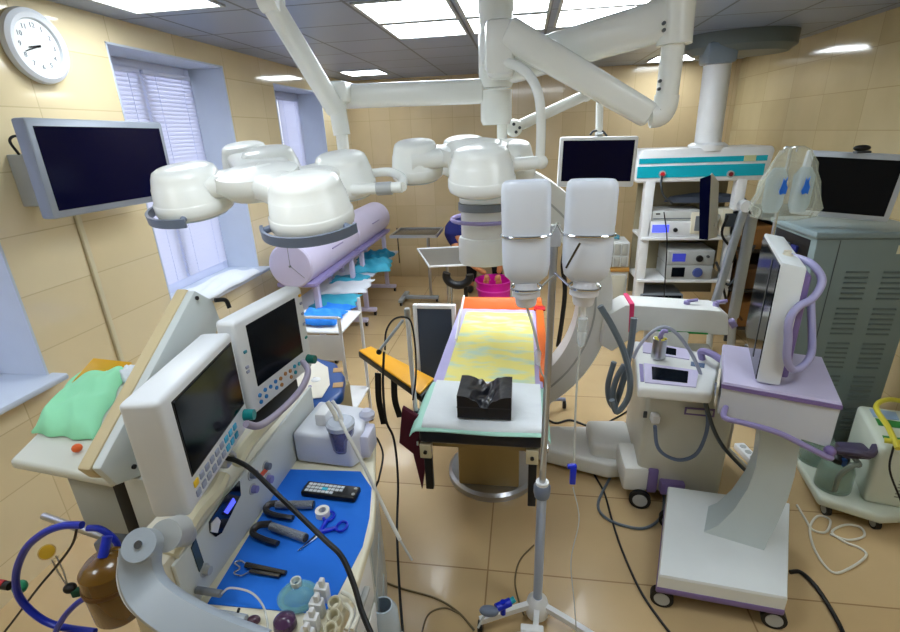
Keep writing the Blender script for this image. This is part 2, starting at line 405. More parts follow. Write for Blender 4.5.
tag(MB().tube([(-2.40, 2.12, 2.08), (-2.38, 2.08, 2.14), (-2.33, 2.08, 2.16), (-2.27, 2.12, 2.12)], .006).build('screen_cable', black), 'short black cable looping from the connector strip to the wall screen', 'cable')

# ------------------------------------------------------------------ ceiling lamp column with arms
YC = 2.65
cx = Py(496, 60, YC).x
col = thing('ceiling_lamp_column', 'white ceiling column carrying the jointed lamp arms', 'lamp mount', (cx, YC, ZC))
mb = MB(); mb.lathe([(.0, 2.30), (.075, 2.30), (.085, 2.32), (.085, 2.53), (.08, 2.54), (.08, 2.62), (.085, 2.63), (.085, ZC)], (cx, YC, 0))
mb.build('column', lampwhite, col, angle=30)
MB().lathe([(0, 2.13), (.068, 2.13), (.078, 2.15), (.078, 2.29), (0, 2.29)], (cx, YC, 0)).build('lower_collar', lampwhite, col)
MB().lathe([(0, 2.04), (.026, 2.04), (.026, 2.13), (0, 2.13)], (cx + .03, YC, 0)).build('stub', lampwhite, col)
MB().lathe([(0, ZC - .05), (.19, ZC - .05), (.22, ZC - .001), (0, ZC - .001)], (cx, YC, 0)).build('ceiling_flange', lampwhite, col)
def rarm(p0, p1, w0, h0, w1=None, h1=None, rd=.35, n=20):
    """rounded-section arm between two points"""
    p0, p1 = Vector(p0), Vector(p1); w1 = w1 or w0; h1 = h1 or h0
    d = (p1 - p0).normalized(); s_ = d.cross(V(0, 0, 1)); s_.normalize(); u = s_.cross(d)
    mb = MB(); rings = []
    L_ = (p1 - p0).length
    for tt, k in ((0, .75), (.012, .95), (.03, 1), (.5, 1), (.97, 1), (.988, .95), (1, .75)):
        ww = (w0 + (w1 - w0) * tt) / 2 * k; hh = (h0 + (h1 - h0) * tt) / 2 * k; ring = []
        for j in range(n):
            a = 2 * PI * j / n; ca, sa = math.cos(a), math.sin(a)
            e = .55
            ring.append(p0 + d * (L_ * tt) + s_ * (ww * math.copysign(abs(ca) ** e, ca)) + u * (hh * math.copysign(abs(sa) ** e, sa)))
        rings.append(ring)
    return mb.loft(rings)
# arm to the left
aL = Py(338, 97, YC - .05)
rarm((cx - .06, YC, aL.z - .005), (aL.x, YC - .05, aL.z), .12, .115).build('left_arm', lampwhite, col)
# diagonal spring arm and drop to the left lamp
q0 = Py(268, -2, 2.25); q1 = Py(337, 112, 2.5); 
rarm(q0, q1, .09, .075, .09, .08).build('spring_arm', lampwhite, col)
mb = MB(); mb.cyl(Py(336, 100, 2.5), Py(342, 135, 2.5), .042); mb.build('elbow', lampwhite, col)
MB().cyl(Py(341, 128, 2.5), Py(346, 172, 2.5), .03).build('drop_tube', lampwhite, col)
MB().b2(tuple(Py(338, 92, 2.5) + V(-.05, -.02, -.05)), tuple(Py(338, 92, 2.5) + V(.05, .16, .05)), .02).build('arm_joint', lampwhite, col)
MB().cyl(q0 + V(-.03, 0, .0), q0 + V(.05, 0, .0), .055).build('arm_pivot', lampwhite, col)
# right upper arm, elbow post, lower spring arm back to the column
e0 = Py(672, 18, 2.35); 
rarm((cx + .05, YC, Py(515, 66, YC).z), e0, .13, .16, .12, .15).build('right_upper_arm', lampwhite, col)
pt, pb = Py(679, -14, 2.35), Py(667, 95, 2.35)
mb = MB(); mb.cyl(pt, Py(674, 45, 2.35), .068); mb.build('elbow_housing', lampwhite, col)
MB().cyl(Py(674, 38, 2.35), pb, .045).build('elbow_post', lampwhite, col)
l1 = Py(650, 116, 2.35)
mb = MB(); mb.tube([pb, Py(665, 106, 2.35), Py(660, 114, 2.35), l1], .05, 16); mb.build('knee', lampwhite, col)
l0 = Py(506, 32, 2.38)
mb = rarm(l1, l0, .095, .105, .12, .13); mb.build('right_lower_arm', lampwhite, col)
MB().b2(tuple(l0 + V(-.09, -.05, -.17)), tuple(l0 + V(.035, .2, .05)), .03).build('arm_head', lampwhite, col)
for (px, py) in ((664, 23), (664, 30), (660, 81), (659, 89)):
    c = Py(px, py, 2.35 - (.068 if py < 50 else .045)); MB().cyl(c + V(0, -.004, 0), c + V(0, .01, 0), .007, n=10).build('screw', darkgrey, col)
# slim arm towards the hanging monitor
s0, s1 = Py(514, 128, 2.72), Py(586, 95, 2.95)
mb = MB(); mb.cyl(s0, s1, .028); mb.build('slim_arm', lampwhite, col)
mb = MB(); mb.ball(s0, .045); mb.ball(s1, .035); mb.cyl(s1, Py(600, 92, 3.0), .024)
mb.build('slim_arm_joint', lampwhite, col)
MB().cyl(Py(600, 90, 3.0), Py(599, 140, 3.0), .02).build('monitor_drop', lampwhite, col)
for dx, dz in ((0, .018), (.03, .0), (.012, -.02)): MB().cyl(s0 + V(dx, -.05, dz), s0 + V(dx, -.035, dz), .008, n=10).build('joint_bolt', darkgrey, col)

t, A, W, H_ = flat_screen('hanging_monitor', 'white framed monitor with a dark blue screen hanging behind the saline bottles', 'monitor',
    Py(556, 137, 2.93), Py(635, 136, 2.93), Py(557, 187, 2.93), .045, .02, white, screenblue, chin=.012)
MB().cyl(Py(599, 133, 2.96), Py(599, 150, 2.99), .022).build('mount', lightgrey, t)
MB().tube([Py(590, 135, 2.99), Py(594, 131, 2.99), Py(602, 131, 2.99), Py(607, 136, 2.99)], .006).build('top_handle', darkgrey, t)

# ------------------------------------------------------------------ surgical lamps
LT = [None]
def pod(root, c, r, h, handle=None):
    """truncated-cone pod; c = centre of its underside"""
    c = Vector(c)
    p = MB().lathe([(0, 0.0), (r * .88, 0.0), (r * .97, .008), (r, .022), (r * .99, h * .3), (r * .97, h * .315), (r * .955, h * .33), (r * .90, h * .62), (r * .885, h * .63), (r * .82, h * .82), (r * .76, h * .92), (r * .66, h * .965), (r * .4, h * 1.0), (0, h * 1.01)], c, 40).build('light_pod', lampwhite, root, angle=50, M=LT[0])
    MB().lathe([(0, -.008), (r * .8, -.008), (r * .85, .0), (0, .001)], c, 32).build('lens', mat('lens_glass', (190, 205, 210), .1, noise=0), p, M=LT[0])
    if handle:
        a0, a1 = handle; pts = []
        for k in range(25):
            a = math.radians(a0 + (a1 - a0) * k / 24); rr = r * 1.2
            pts.append(c + V(rr * math.cos(a), rr * math.sin(a), .012))
        hb = MB(); w_, h_ = .005, .016
        hb.sweep(pts, [(-h_, -w_), (h_, -w_), (h_, w_), (-h_, w_)], up=(0, 0, 1))
        for k in (1, 23): hb.cyl(pts[k], c + (pts[k] - c).normalized() * r * .9 + V(0, 0, .012), .012, n=10)
        hb.build('handle', bluegrey, p, M=LT[0])
def bridge(mb, a, b, w, h):
    a, b = Vector(a), Vector(b); d = (b - a).normalized(); s_ = V(-d.y, d.x, 0).normalized(); u = V(0, 0, 1); rings = []; L_ = (b - a).length
    for k in range(9):
        tt = k / 8; q = 1 - .22 * math.sin(PI * tt); ring = []
        for j in range(20):
            an = 2 * PI * j / 20; ca, sa = math.cos(an), math.sin(an)
            ring.append(a + d * L_ * tt + s_ * (w * q / 2 * math.copysign(abs(ca) ** .6, ca)) + u * (h * q / 2 * math.copysign(abs(sa) ** .6, sa)))
        rings.append(ring)
    mb.loft(rings)
def lamp(label, pods, hub, zb, h, handles, yoke, bw=1.3, tilt=11):
    t = thing('surgical_lamp', label, 'surgical lamp', (hub[0], hub[1], zb))
    body = MB(); hz = zb + h * .55
    body.lathe([(0, -.055), (.12, -.05), (.16, -.01), (.15, .035), (.09, .05), (0, .052)], (hub[0], hub[1], hz), 36)
    for (x, y, r, dz) in pods: bridge(body, (hub[0], hub[1], hz + dz * .4), (x, y, hz + dz), r * bw, h * .62)
    LT[0] = Matrix.Translation(V(hub[0], hub[1], zb)) @ Matrix.Rotation(math.radians(tilt), 4, 'X') @ Matrix.Translation(-V(hub[0], hub[1], zb))
    body.build('lamp_body', lampwhite, t, angle=60, M=LT[0])
    for i, (x, y, r, dz) in enumerate(pods): pod(t, (x, y, zb + dz), r, h * (1.0), handles.get(i))
    return t
# left lamp: four pods round a hub
zb = 1.865
PA = Py(186, 192, 1.72); PB_ = Py(311, 205, 1.55); PC = Py(272, 165, 2.25); PD = Py(345, 180, 2.1)
_h = Py(262, 182, 1.78); hub1 = (_h.x, _h.y)
t1 = lamp('large white four-pod surgical lamp at left, over the lavender chambers', [(PA.x + .03, PA.y, .14, .0), (PB_.x, PB_.y, .14, .0), (PC.x, PC.y, .145, -.06), (PD.x, PD.y, .135, -.06), (PC.x - .20, PC.y + .15, .13, -.065)], hub1, zb, .175, {0: (165, 290), 1: (200, 345)}, None, 1.5)
y_ = Py(352, 190, 1.95); y2 = Py(402, 187, 1.95)
MB().cyl(y_, y2, .022).build('yoke_bar', lampwhite, t1)
MB().tube([Py(372, 173, 2.25), Py(390, 172, 2.22), Py(402, 178, 2.1), y2], .02, 12).build('yoke_loop', lampwhite, t1)
MB().cyl(Py(377, 189, 1.95 - .001), Py(392, 188, 1.95 - .001), .026).build('yoke_collar', lightgrey, t1)
# middle lamp
QA = Py(482, 185, 1.98); QB = Py(418, 180, 2.3); QC = Py(465, 158, 2.55); QD = Py(508, 155, 2.4)
hub2 = ((QA.x + QB.x + QC.x + QD.x) / 4 + .03, (QA.y + QB.y + QC.y + QD.y) / 4)
t2 = lamp('white multi-pod surgical lamp in the middle, above the operating table', [(QA.x, QA.y, .135, .025), (QB.x, QB.y, .12, -.01), (QC.x, QC.y, .13, -.055), (QD.x, QD.y, .13, -.05)], hub2, 1.92, .17, {}, None, 1.95)
MB().cyl(Py(506, 165, 2.2), Py(541, 162, 2.2), .027).build('yoke_bar', lampwhite, t2)
MB().tube([Py(484, 66, 2.4), Py(505, 63, 2.35), Py(522, 69, 2.3), Py(534, 83, 2.25), Py(540, 103, 2.2), Py(541, 130, 2.2), Py(540, 162, 2.2)], .02, 14).build('yoke_tube', lampwhite, t2)
MB().ball(Py(541, 162, 2.2), .03).build('yoke_joint', lampwhite, t2)

# ------------------------------------------------------------------ right ceiling pendant with shelves
YP = 5.0
pb_ = Py(707, 147, YP + .15); ptop = Py(719, 52, YP + .15)
xr0, xr1 = Py(635, 170, YP).x, Py(772, 170, YP).x
zt, zbm = Py(640, 150, YP).z + .0, Py(640, 183, YP).z
pen = thing('equipment_pendant', 'white ceiling pendant with teal striped head and shelves of devices', 'pendant', (pb_.x, YP + .2, ZC))
MB().cyl(pb_ + V(0, 0, -.02), ptop + V(0, 0, .05), .115, n=32).build('post', white, pen)
MB().lathe([(0, 0), (.17, 0), (.17, .05), (.14, .07), (0, .07)], tuple(pb_ + V(0, 0, -.03)), 32).build('post_collar', white, pen)
MB().box(tuple(ptop + V(-.02, -.05, -.02)), (.25, .26, .17), bev=.03).build('brake_box', mat('grey_joint', (128, 142, 156), .25), pen)
MB().lathe([(0, 0), (.36, .0), (.42, .05), (.42, .16), (0, .16)], (ptop.x + .2, ptop.y + .1, ZC - .161), 40, sx=1.1, sy=.8).build('ceiling_canopy', mat('canopy_grey', (104, 114, 116), .45), pen)
mb = MB(); mb.prism([(xr0 + .02, YP, zbm), (xr0, YP, zbm + .04), (xr0 + .01, YP, zt - .08), (xr0 + .06, YP, zt), (xr1 - .02, YP, zt), (xr1 + .0, YP, zt - .04), (xr1 - .04, YP, zbm)], (0, .45, 0), bev=.02)
mb.build('head_box', white, pen)
HZ = zt - zbm
MB().b2((xr0 + .03, YP - .008, zt - HZ * .42), (xr1 - .06, YP + .004, zt - HZ * .26)).build('upper_stripe', teal, pen)
MB().b2((xr0 + .02, YP - .008, zt - HZ * .85), (xr1 - .07, YP + .004, zt - HZ * .5)).build('lower_stripe', teal, pen)
MB().b2((xr1 - .26, YP - .014, zt - HZ * .42), (xr1 - .16, YP + .0, zt - HZ * .25)).build('rating_plate', mat('yellowed_label', (200, 206, 160), .5), pen)
for (px, r_) in ((662, red), (730, red)):
    c = Py(px, 174, YP)
    s_ = MB().cyl(c + V(0, .005, 0), c + V(0, -.02, 0), .032).build('gas_outlet', lightgrey, pen)
    MB().cyl(c + V(0, -.02, 0), c + V(0, -.028, 0), .02).build('outlet_cap', red if px == 662 else mat('dark_red', (110, 20, 28), .4), s_)
SH = [Py(650, 218, YP).z - .0, Py(650, 283, YP).z, .40]
zs = [Py(650, 237, YP).z, Py(650, 279, YP).z, Py(650, 312, YP).z]
for x in (xr0 + .11, xr1 - .28):
    mb = MB(); mb.b2((x, YP + .0, .36), (x + .09, YP + .1, zbm + .02), .008); mb.build('shelf_upright', white, pen)
mb = MB(); mb.b2((xr0 + .13, YP + .42, .36), (xr1 - .2, YP + .44, zbm + .02)); mb.build('back_panel', mat('dull_beige_back', (150, 140, 112), .5), pen)  # back panel in a single dull beige, darker than the shelves
for z in zs: MB().b2((xr0 + .12, YP - .03, z - .03), (xr1 - .2, YP + .43, z), .008).build('shelf', white, pen)
# devices on the pendant's shelves
def device(name, label, cat, lo, hi, body, group=None, parts=()):
    lo, hi = Vector(lo), Vector(hi)
    t = thing(name, label, cat, ((lo.x + hi.x) / 2, (lo.y + hi.y) / 2, lo.z), 0, group)
    MB().b2(lo, hi, .012).build('casing', body, t)
    W, H_ = hi.x - lo.x, hi.z - lo.z
    for (nm, u0, v0, u1, v1, mt, kind) in parts:
        if kind == 'rect':
            MB().b2((lo.x + u0 * W, lo.y - .006, lo.z + v0 * H_), (lo.x + u1 * W, lo.y + .004, lo.z + v1 * H_), .002, 1).build(nm, mt, t)
        else:
            c = V(lo.x + u0 * W, lo.y, lo.z + v0 * H_); MB().cyl(c + V(0, .004, 0), c + V(0, -.02, 0), u1, u1 * .85).build(nm, mt, t)
    return t
x0 = xr0 + .17
device('light_source_unit', 'white endoscopy unit with a lit blue display on the upper pendant shelf', 'medical device', (x0, YP, zs[0] + .001), (x0 + .56, YP + .38, zs[0] + .15), white, None,
       [('display', .08, .3, .36, .8, lcdblue, 'rect'), ('knob', .47, .45, .022, 0, black, 'c')])
device('printer', 'low white printer-like box on top of the blue-display unit', 'medical device', (x0 + .0, YP + .02, zs[0] + .152), (x0 + .5, YP + .36, zs[0] + .25), greywhite, None,
       [('paper_slot', .1, .2, .85, .3, midgrey, 'rect'), ('button', .14, .65, .22, .8, black, 'rect')])
device('insufflator', 'upper one of two stacked grey units with a blue display, middle shelf', 'medical device', (x0 + .22, YP - .02, zs[1] + .152), (x0 + .66, YP + .36, zs[1] + .30), lightgrey, None,
       [('display', .1, .25, .38, .8, mat('dim_blue_display', (50, 56, 150), .2, emit=.5), 'rect'), ('knob', .68, .45, .035, 0, black, 'c'), ('port', .85, .6, .015, 0, darkgrey, 'c')])
device('coagulation_unit', 'lower one of two stacked units with a blue round dial, middle shelf', 'medical device', (x0 + .22, YP - .02, zs[1] + .001), (x0 + .66, YP + .36, zs[1] + .151), lightgrey, None,
       [('display', .12, .2, .4, .85, screen, 'rect'), ('dial', .68, .5, .05, 0, mat('dial_blue', (70, 86, 150), .4), 'c')])
device('monitor_unit', 'dark fronted device with green buttons on the bottom pendant shelf', 'medical device', (x0 + .0, YP - .02, zs[2] + .001), (x0 + .42, YP + .34, zs[2] + .2), midgrey, None,
       [('display', .05, .45, .95, .95, screen, 'rect'), ('keypad', .08, .12, .9, .35, mat('teal_keys', (60, 130, 120), .4), 'rect')])
tag(MB().ball((x0 - .03, YP - .0, zs[2] + .045), .03).build('rubber_bulb', red), 'small dark red bulb at the left end of the bottom pendant shelf', 'bulb')
device('beige_speaker', 'cream box with a grey grille left of the slim upright display', 'box', tuple(Py(690, 234, YP - .02)), tuple(Py(706, 209, YP + .2) + V(.02, 0, 0)), cream, None, [('grille', .15, .15, .85, .85, midgrey, 'rect')])
device('infusion_pump', 'grey and beige infusion pump on the right of the upper shelf', 'medical device', tuple(Py(719, 236, YP - .0)), tuple(Py(740, 206, YP + .2) + V(.02, 0, 0)), cream, None, [('display', .1, .35, .6, .85, darkgrey, 'rect')])
# slim upright display in front of the shelves
dl = thing('slim_display', 'slim dark screen seen almost edge-on, in front of the pendant', 'monitor', tuple(Py(708, 238, YP - .35)))
p_ = [Py(699, 239, 4.45), Py(708, 240, 4.45), Py(711, 175, 4.45), Py(700, 179, 4.45)]
MB().prism(p_, (.02, .05, 0)).build('screen', screenblue, dl)
p_ = [Py(707, 240, 4.45), Py(717, 237, 4.6), Py(719, 183, 4.6), Py(712, 173, 4.5), Py(708, 178, 4.45)]
MB().prism(p_, (.02, .06, 0), bev=.006).build('casing', greywhite, dl)
MB().tube([Py(713, 225, 4.55), Py(716, 222, 4.8), Py(718, 216, 5.05)], .02).build('support_arm', lightgrey, dl)
# struts right of the shelves
for (a, c, yy, lb, r_) in (((745, 206), (712, 312), 4.6, 'pale grey slanting rail, the left of two by the device shelves', .035), ((753, 212), (733, 318), 4.7, 'pale grey slanting rail, the right of two by the device shelves', .045)):
    a_, c_ = Py(*a, yy), Py(*c, yy)
    rl = thing('slanted_rail', lb, 'rail', tuple(c_))
    rarm(a_, c_, r_ * 1.5, r_ * 2).build('rail', alu, rl)
    MB().cyl(a_ + V(0, -.04, 0), a_ + V(0, .05, 0), .05).build('pivot', white, rl)
    MB().cyl(c_, V(c_.x + .03, c_.y, .0), r_ * .8).build('lower_tube', lightgrey, rl)
tag(MB().cyl(Py(751, 210, 4.58), Py(756, 212, 4.55), .035).build('clamp_knob', black), 'black clamp knob at the top of the slanting rails', 'knob')
for i, (pp, mt, lb) in enumerate((([(728, 215), (722, 235), (735, 255), (722, 275), (726, 300)], black, 'thin black cable hanging between the slanting rails'),
                  ([(716, 262), (728, 285), (745, 262), (755, 245)], darkgrey, 'dark grey cable sagging between the rails'),
                  ([(735, 250), (742, 275), (730, 300), (742, 320)], mat('brown_cable', (90, 60, 36), .5), 'brown cable hanging behind the right slanting rail'))):
    tag(MB().tube([Py(a, c, 4.85) for a, c in pp], .012).build('hanging_cable', mt), lb, 'cable')
tag(MB().tube([Py(662, 176, 4.97), Py(661, 186, 4.9), Py(664, 196, 4.93), Py(672, 203, 4.96)], .01).build('gas_hose', darkgrey), 'grey hose hanging from the left gas outlet', 'hose')
tag(MB().tube([Py(664, 212, 4.93), Py(667, 240, 4.9), Py(665, 280, 4.92), Py(664, 300, 4.93)], .006).build('thin_cable', black), 'thin black cable hanging down the front of the device shelves', 'cable')
# dark curved hood on top shelf
tag(MB().lathe([(0, 0), (.3, 0), (.26, .05), (.1, .08), (0, .085)], tuple(Py(705, 201, YP + .2)), 30, sx=1.3, sy=.42).build('folded_cover', mat('slate_fabric', (52, 60, 74), .7)), 'dark slate folded cover lying under the teal striped head', 'cover')

# small rack left of the pendant
xs0, xs1 = Py(598, 270, 5.25).x, xr0 + .08
zr = Py(620, 268, 5.25).z
rk = thing('small_cabinet', 'small white cabinet with wooden edge left of the device shelves', 'cabinet', ((xs0 + xs1) / 2, 5.45, 0))
MB().b2((xs0, 5.25, .04), (xs1, 5.7, zr - .04), .01).build('body', greywhite, rk)
MB().b2((xs0 - .01, 5.23, zr - .04), (xs1 + .01, 5.72, zr), .006).build('top', wood, rk)
d_ = MB().b2((xs0 + .12, 5.235, .1), (xs1 - .02, 5.252, zr - .08), .004).build('door', mat('pale_door', (186, 182, 164), .5), rk)
mb = MB(); mb.cyl((xs0 + .06, 5.252, zr - .12), (xs0 + .06, 5.235, zr - .12), .035); mb.build('dial', black, rk)
dc = thing('drawer_unit', 'white desktop drawer unit on the small cabinet', 'drawer unit', ((xs0 + xs1) / 2, 5.45, zr))
zd = Py(620, 243, 5.25).z
MB().b2((xs0, 5.27, zr + .001), (xs1, 5.6, zd), .01).build('casing', greywhite, dc)
hh = (zd - zr) / 2
for i in range(4):
    for j in range(2):
        ww = (xs1 - xs0 - .02) / 4
        MB().b2((xs0 + .012 + i * ww, 5.258, zr + .01 + j * (hh - .006)), (xs0 + i * ww + ww, 5.272, zr + hh * (j + 1) - .014), .006).build('drawer', mat('drawer_grey', (160, 160, 152), .35), dc)
tag(MB().tube([(xs0 + .1 + .12 * math.cos(a / 2), 5.42 + .08 * math.sin(a / 2), zd + .012 + .002 * a) for a in range(24)], .01, sub=2).build('coiled_tube', mat('teal_tube', (80, 150, 170), .4)), 'blue green coiled tube lying on the drawer unit', 'tube')

# ------------------------------------------------------------------ grey rack cabinet on the right with its monitor
cy0, cy1, cx0, cx1, cz = 3.0, 3.52, 1.66, 2.24, 1.5
cb = thing('rack_cabinet', 'tall grey-green rack cabinet with louvred front at right', 'cabinet', ((cx0 + cx1) / 2, 3.26, 0))
mb = MB(); mb.b2((cx0, cy0, .06), (cx1, cy1, cz - .04), .01); mb.build('body', cabgrey, cb)
MB().b2((cx0 - .02, cy0 - .02, cz - .04), (cx1 + .02, cy1 + .02, cz), .012).build('top', mat('cabinet_top_grey', (128, 146, 150), .35), cb)
for c0 in (cx0 + .19, cx0 + .385):
    mb = MB()
    for k in range(34):
        if k % 7 == 6: continue
        z = 1.27 - k * .032
        mb.prism([(c0, cy0 - .0005, z), (c0, cy0 - .009, z - .009), (c0, cy0 - .0005, z - .013)], (.12, 0, 0))
    mb.build('louvre_panel', mat('louvre_grey', (92, 106, 106), .4), cb)
MB().b2((cx0 + .12, cy0 - .002, .1), (cx0 + .124, cy0 + .001, cz - .05)).build('door_seam', darkgrey, cb)
MB().b2((cx0 + .42, cy0 - .005, cz - .13), (cx0 + .54, cy0 + .001, cz - .08), .002).build('label_plate', mat('label_cream', (210, 206, 176), .5), cb)
mb = MB()
for k in range(5):
    z = 1.38 - k * .17
    mb.b2((cx0 - .004, cy0 + .06, z - .06), (cx0 + .001, cy1 - .05, z + .06), .002)
mb.build('side_openings', black, cb)
for k in range(3):
    y_ = cy0 + .16 + .1 * k
    MB().b2((cx0 - .02, y_, 1.34), (cx0 - .004, y_ + .06, 1.38), .003).build('rack_module', bluegrey if k % 2 else navy, cb)
for (x, y) in ((cx0 + .06, cy0 + .06), (cx1 - .06, cy0 + .06), (cx0 + .06, cy1 - .06), (cx1 - .06, cy1 - .06)):
    MB().cyl((x, y, 0), (x, y, .065), .03).build('foot', black, cb)
t, A, W, H_ = flat_screen('desktop_monitor', 'silver framed monitor standing on the grey rack cabinet', 'monitor',
    Py(802, 150, 3.14), Py(906, 155, 3.02), Py(790, 214, 3.14), .06, .03, mat('monitor_silver', (186, 194, 204), .35, .1), screen)
cm = thing('webcam', 'small black webcam on top of the silver framed monitor', 'webcam', tuple(Py(862, 151, 3.02)))
MB().ball(Py(862, 148, 3.0), .028, (1.5, .8, .6)).build('camera_body', black, cm)
MB().box(tuple(Py(862, 152, 3.02)), (.07, .04, .012), bev=.003).build('clip', darkgrey, cm)

# ------------------------------------------------------------------ IV stand at right with wrapped fluid bags
st = thing('drip_stand', 'thin chrome drip stand at right under the bagged fluids', 'drip stand', tuple(Pz(735, 455, 0)))
tp = Py(791, 148, 2.75); bt_ = V(Pz(735, 455, 0).x + .22, 2.85, .18); bt_ = Py(768, 300, 2.75)
base = V(tp.x - .02, 2.75, 0.0)
MB().cyl((base.x, 2.75, .22), (tp.x, 2.75, tp.z), .009, n=12).build('pole', chrome, st)
MB().cyl((base.x, 2.75, .16), (base.x, 2.75, .9), .014, n=12).build('lower_pole', steel, st)
MB().tube([tp + V(-.03, 0, -.02), tp + V(-.025, 0, .005), tp, tp + V(.025, 0, .005), tp + V(.03, 0, -.02)], .005).build('hook', chrome, st)
for k, a in enumerate((200, 320, 80)):
    d = V(math.cos(math.radians(a)), math.sin(math.radians(a)), 0)
    e = V(base.x, 2.75, .03) + d * .27
    l_ = MB().tube([V(base.x, 2.75, .2), V(base.x, 2.75, .16) + d * .06, e], .009).build('leg', white, st)
    MB().cyl(e + V(0, 0, -.03), e + V(0, 0, .012), .013, n=12).build('rubber_foot', black, l_)
bgm = mat('pale_green_film', (226, 234, 220), .12, alpha=.3, noise=.15, nscale=25, bump=.6, bscale=18)
bag = thing('wrapped_fluid_bag', 'crumpled translucent plastic bag with blue marks hanging on the thin drip stand', 'fluid bag', tuple(Py(790, 215, 2.72)))
cc = Py(789, 186, 2.71)
prof = [(.03, .19), (.07, .17), (.1, .11), (.13, .02), (.155, -.07), (.165, -.11), (.14, -.155), (.07, -.17), (0, -.165)]
mb = MB(); rings = []
for r, z in prof:
    ring = []
    for k in range(48):
        a = 2 * PI * k / 48; q = 1 + .09 * math.sin(7 * a + z * 30) + .05 * math.sin(13 * a + z * 55)
        ring.append(cc + V(r * q * math.cos(a), r * q * .35 * math.sin(a), z))
    rings.append(ring)
mb.loft(rings).build('film', bgm, bag, angle=60)
for sx in (-1, 1):
    mb = MB(); mb.lathe([(0, -.12), (.035, -.12), (.05, -.08), (.05, .06), (.025, .1), (0, .1)], tuple(cc + V(sx * .062, 0, -.01)), 24, sy=.4)
    mb.build('inner_pouch', mat('pouch_film', (190, 216, 230), .15, alpha=.4), bag)
    MB().prism([cc + V(sx * .05 + a, -.062, c_) for a, c_ in ((-.02, -.02), (-.012, -.035), (.002, -.028), (.012, -.034), (.016, .0), (.006, .02), (.008, .05), (-.002, .03), (-.008, .045), (-.012, .01))], (0, .003, 0)).build('blue_print', mat('blue_ink', (30, 110, 220), .5), bag)

# ------------------------------------------------------------------ operating table
ot = thing('operating_table', 'operating table with steel pedestal and orange mattress at centre', 'operating table', (-.17, 2.6, 0))
MB().lathe([(0, 0), (.285, 0), (.285, .035), (.265, .05), (0, .052)], (-.175, 2.62, 0), 56).build('base_plate', steel, ot)
mb = MB(); mb.b2((-.37, 2.42, .05), (-.0, 2.78, .62), .012); mb.build('pedestal', tablebeige, ot)
mb = MB(); mb.b2((-.42, 2.2, .62), (.06, 3.1, .70), .01); mb.b2((-.44, 1.9, .70), (.07, 3.45, .755), .01); mb.build('frame', tablebeige, ot)
zt0 = .76
MB().b2((-.46, 1.83, zt0 + .005), (.10, 2.3, zt0 + .075), .02, 3).build('head_cushion', blackleather, ot)
MB().b2((-.465, 2.31, zt0), (.125, 3.46, zt0 + .075), .02, 3).build('mattress', orange, ot)
mb = MB(); mb.prism([(-.47, 3.44, zt0), (.15, 3.44, zt0), (.15, 3.56, zt0 + .13), (-.47, 3.56, zt0 + .13)], (0, .03, 0), bev=.01); mb.build('raised_end', orange, ot)
MB().b2((.10, 2.32, zt0 + .07), (.155, 3.5, zt0 + .115), .012).build('side_bolster', orange, ot)
for x in (-.485, .12):
    MB().b2((x, 1.88, .715), (x + .012, 3.3, .74), .003).build('side_rail', chrome, ot)
for x in (-.46, .03):
    c_ = MB().b2((x, 1.835, .68), (x + .055, 1.875, .755), .004).build('rail_clamp', mat('clamp_plate', (206, 196, 164), .4, .2), ot)
    MB().cyl((x + .027, 1.84, .717), (x + .027, 1.826, .717), .009, n=14).build('bolt', black, c_)
    MB().b2((x + .012, 1.86, .48 if x < 0 else .42), (x + .05, 1.89, .68), .004).build('clamp_leg', black, ot)
ztt = zt0 + .075
# sheets on the table
def flat_cloth(name, xa, xb, ya, yb, z, m_, label, cat, t=.004, amp=.004, taper=0.0, drop=None, freq=9):
    def fn(u, v):
        y = ya + (yb - ya) * v
        x = (xa + taper * v) + ((xb - taper * v * .3) - (xa + taper * v)) * u
        zz = z + amp * (1 + .6 * math.sin(freq * u * 3 + 5 * v) + .6 * math.sin(freq * v * 2.3 + 3 * u)) * .5 + .0
        return V(x, y, zz)
    return tag(MB().sheet(fn, 24, 30, t).build(name, m_, angle=80), label, cat)
flat_cloth('lavender_sheet', -.47, .115, 2.25, 3.43, ztt + .008, mat('lavender_film', (182, 176, 222), .35, bump=.2, bscale=20), 'pale lavender underlay sheet on the orange mattress, edges showing', 'sheet')
ym = bpy.data.materials.new('yellow_blue_pad'); ym.use_nodes = True; nt = ym.node_tree; b_ = nt.nodes['Principled BSDF']
tc = nt.nodes.new('ShaderNodeTexCoord'); wv = nt.nodes.new('ShaderNodeTexNoise'); wv.inputs['Scale'].default_value = 5; wv.inputs['Detail'].default_value = 5
mp = nt.nodes.new('ShaderNodeMapping'); mp.inputs['Scale'].default_value = (1, 2.6, 1)
nt.links.new(tc.outputs['Object'], mp.inputs[0]); nt.links.new(mp.outputs[0], wv.inputs['Vector'])
cr = nt.nodes.new('ShaderNodeValToRGB'); nt.links.new(wv.outputs['Fac'], cr.inputs[0])
cr.color_ramp.elements[0].position = .36; cr.color_ramp.elements[0].color = s2l((196, 218, 196)) + (1,)
cr.color_ramp.elements[1].position = .52; cr.color_ramp.elements[1].color = s2l((234, 224, 128)) + (1,)
nt.links.new(cr.outputs[0], b_.inputs['Base Color']); b_.inputs['Roughness'].default_value = .5
flat_cloth('yellow_pad', -.41, .075, 2.26, 3.34, ztt + .018, ym, 'translucent yellow and aqua pad covering the middle of the table', 'pad', t=.006)
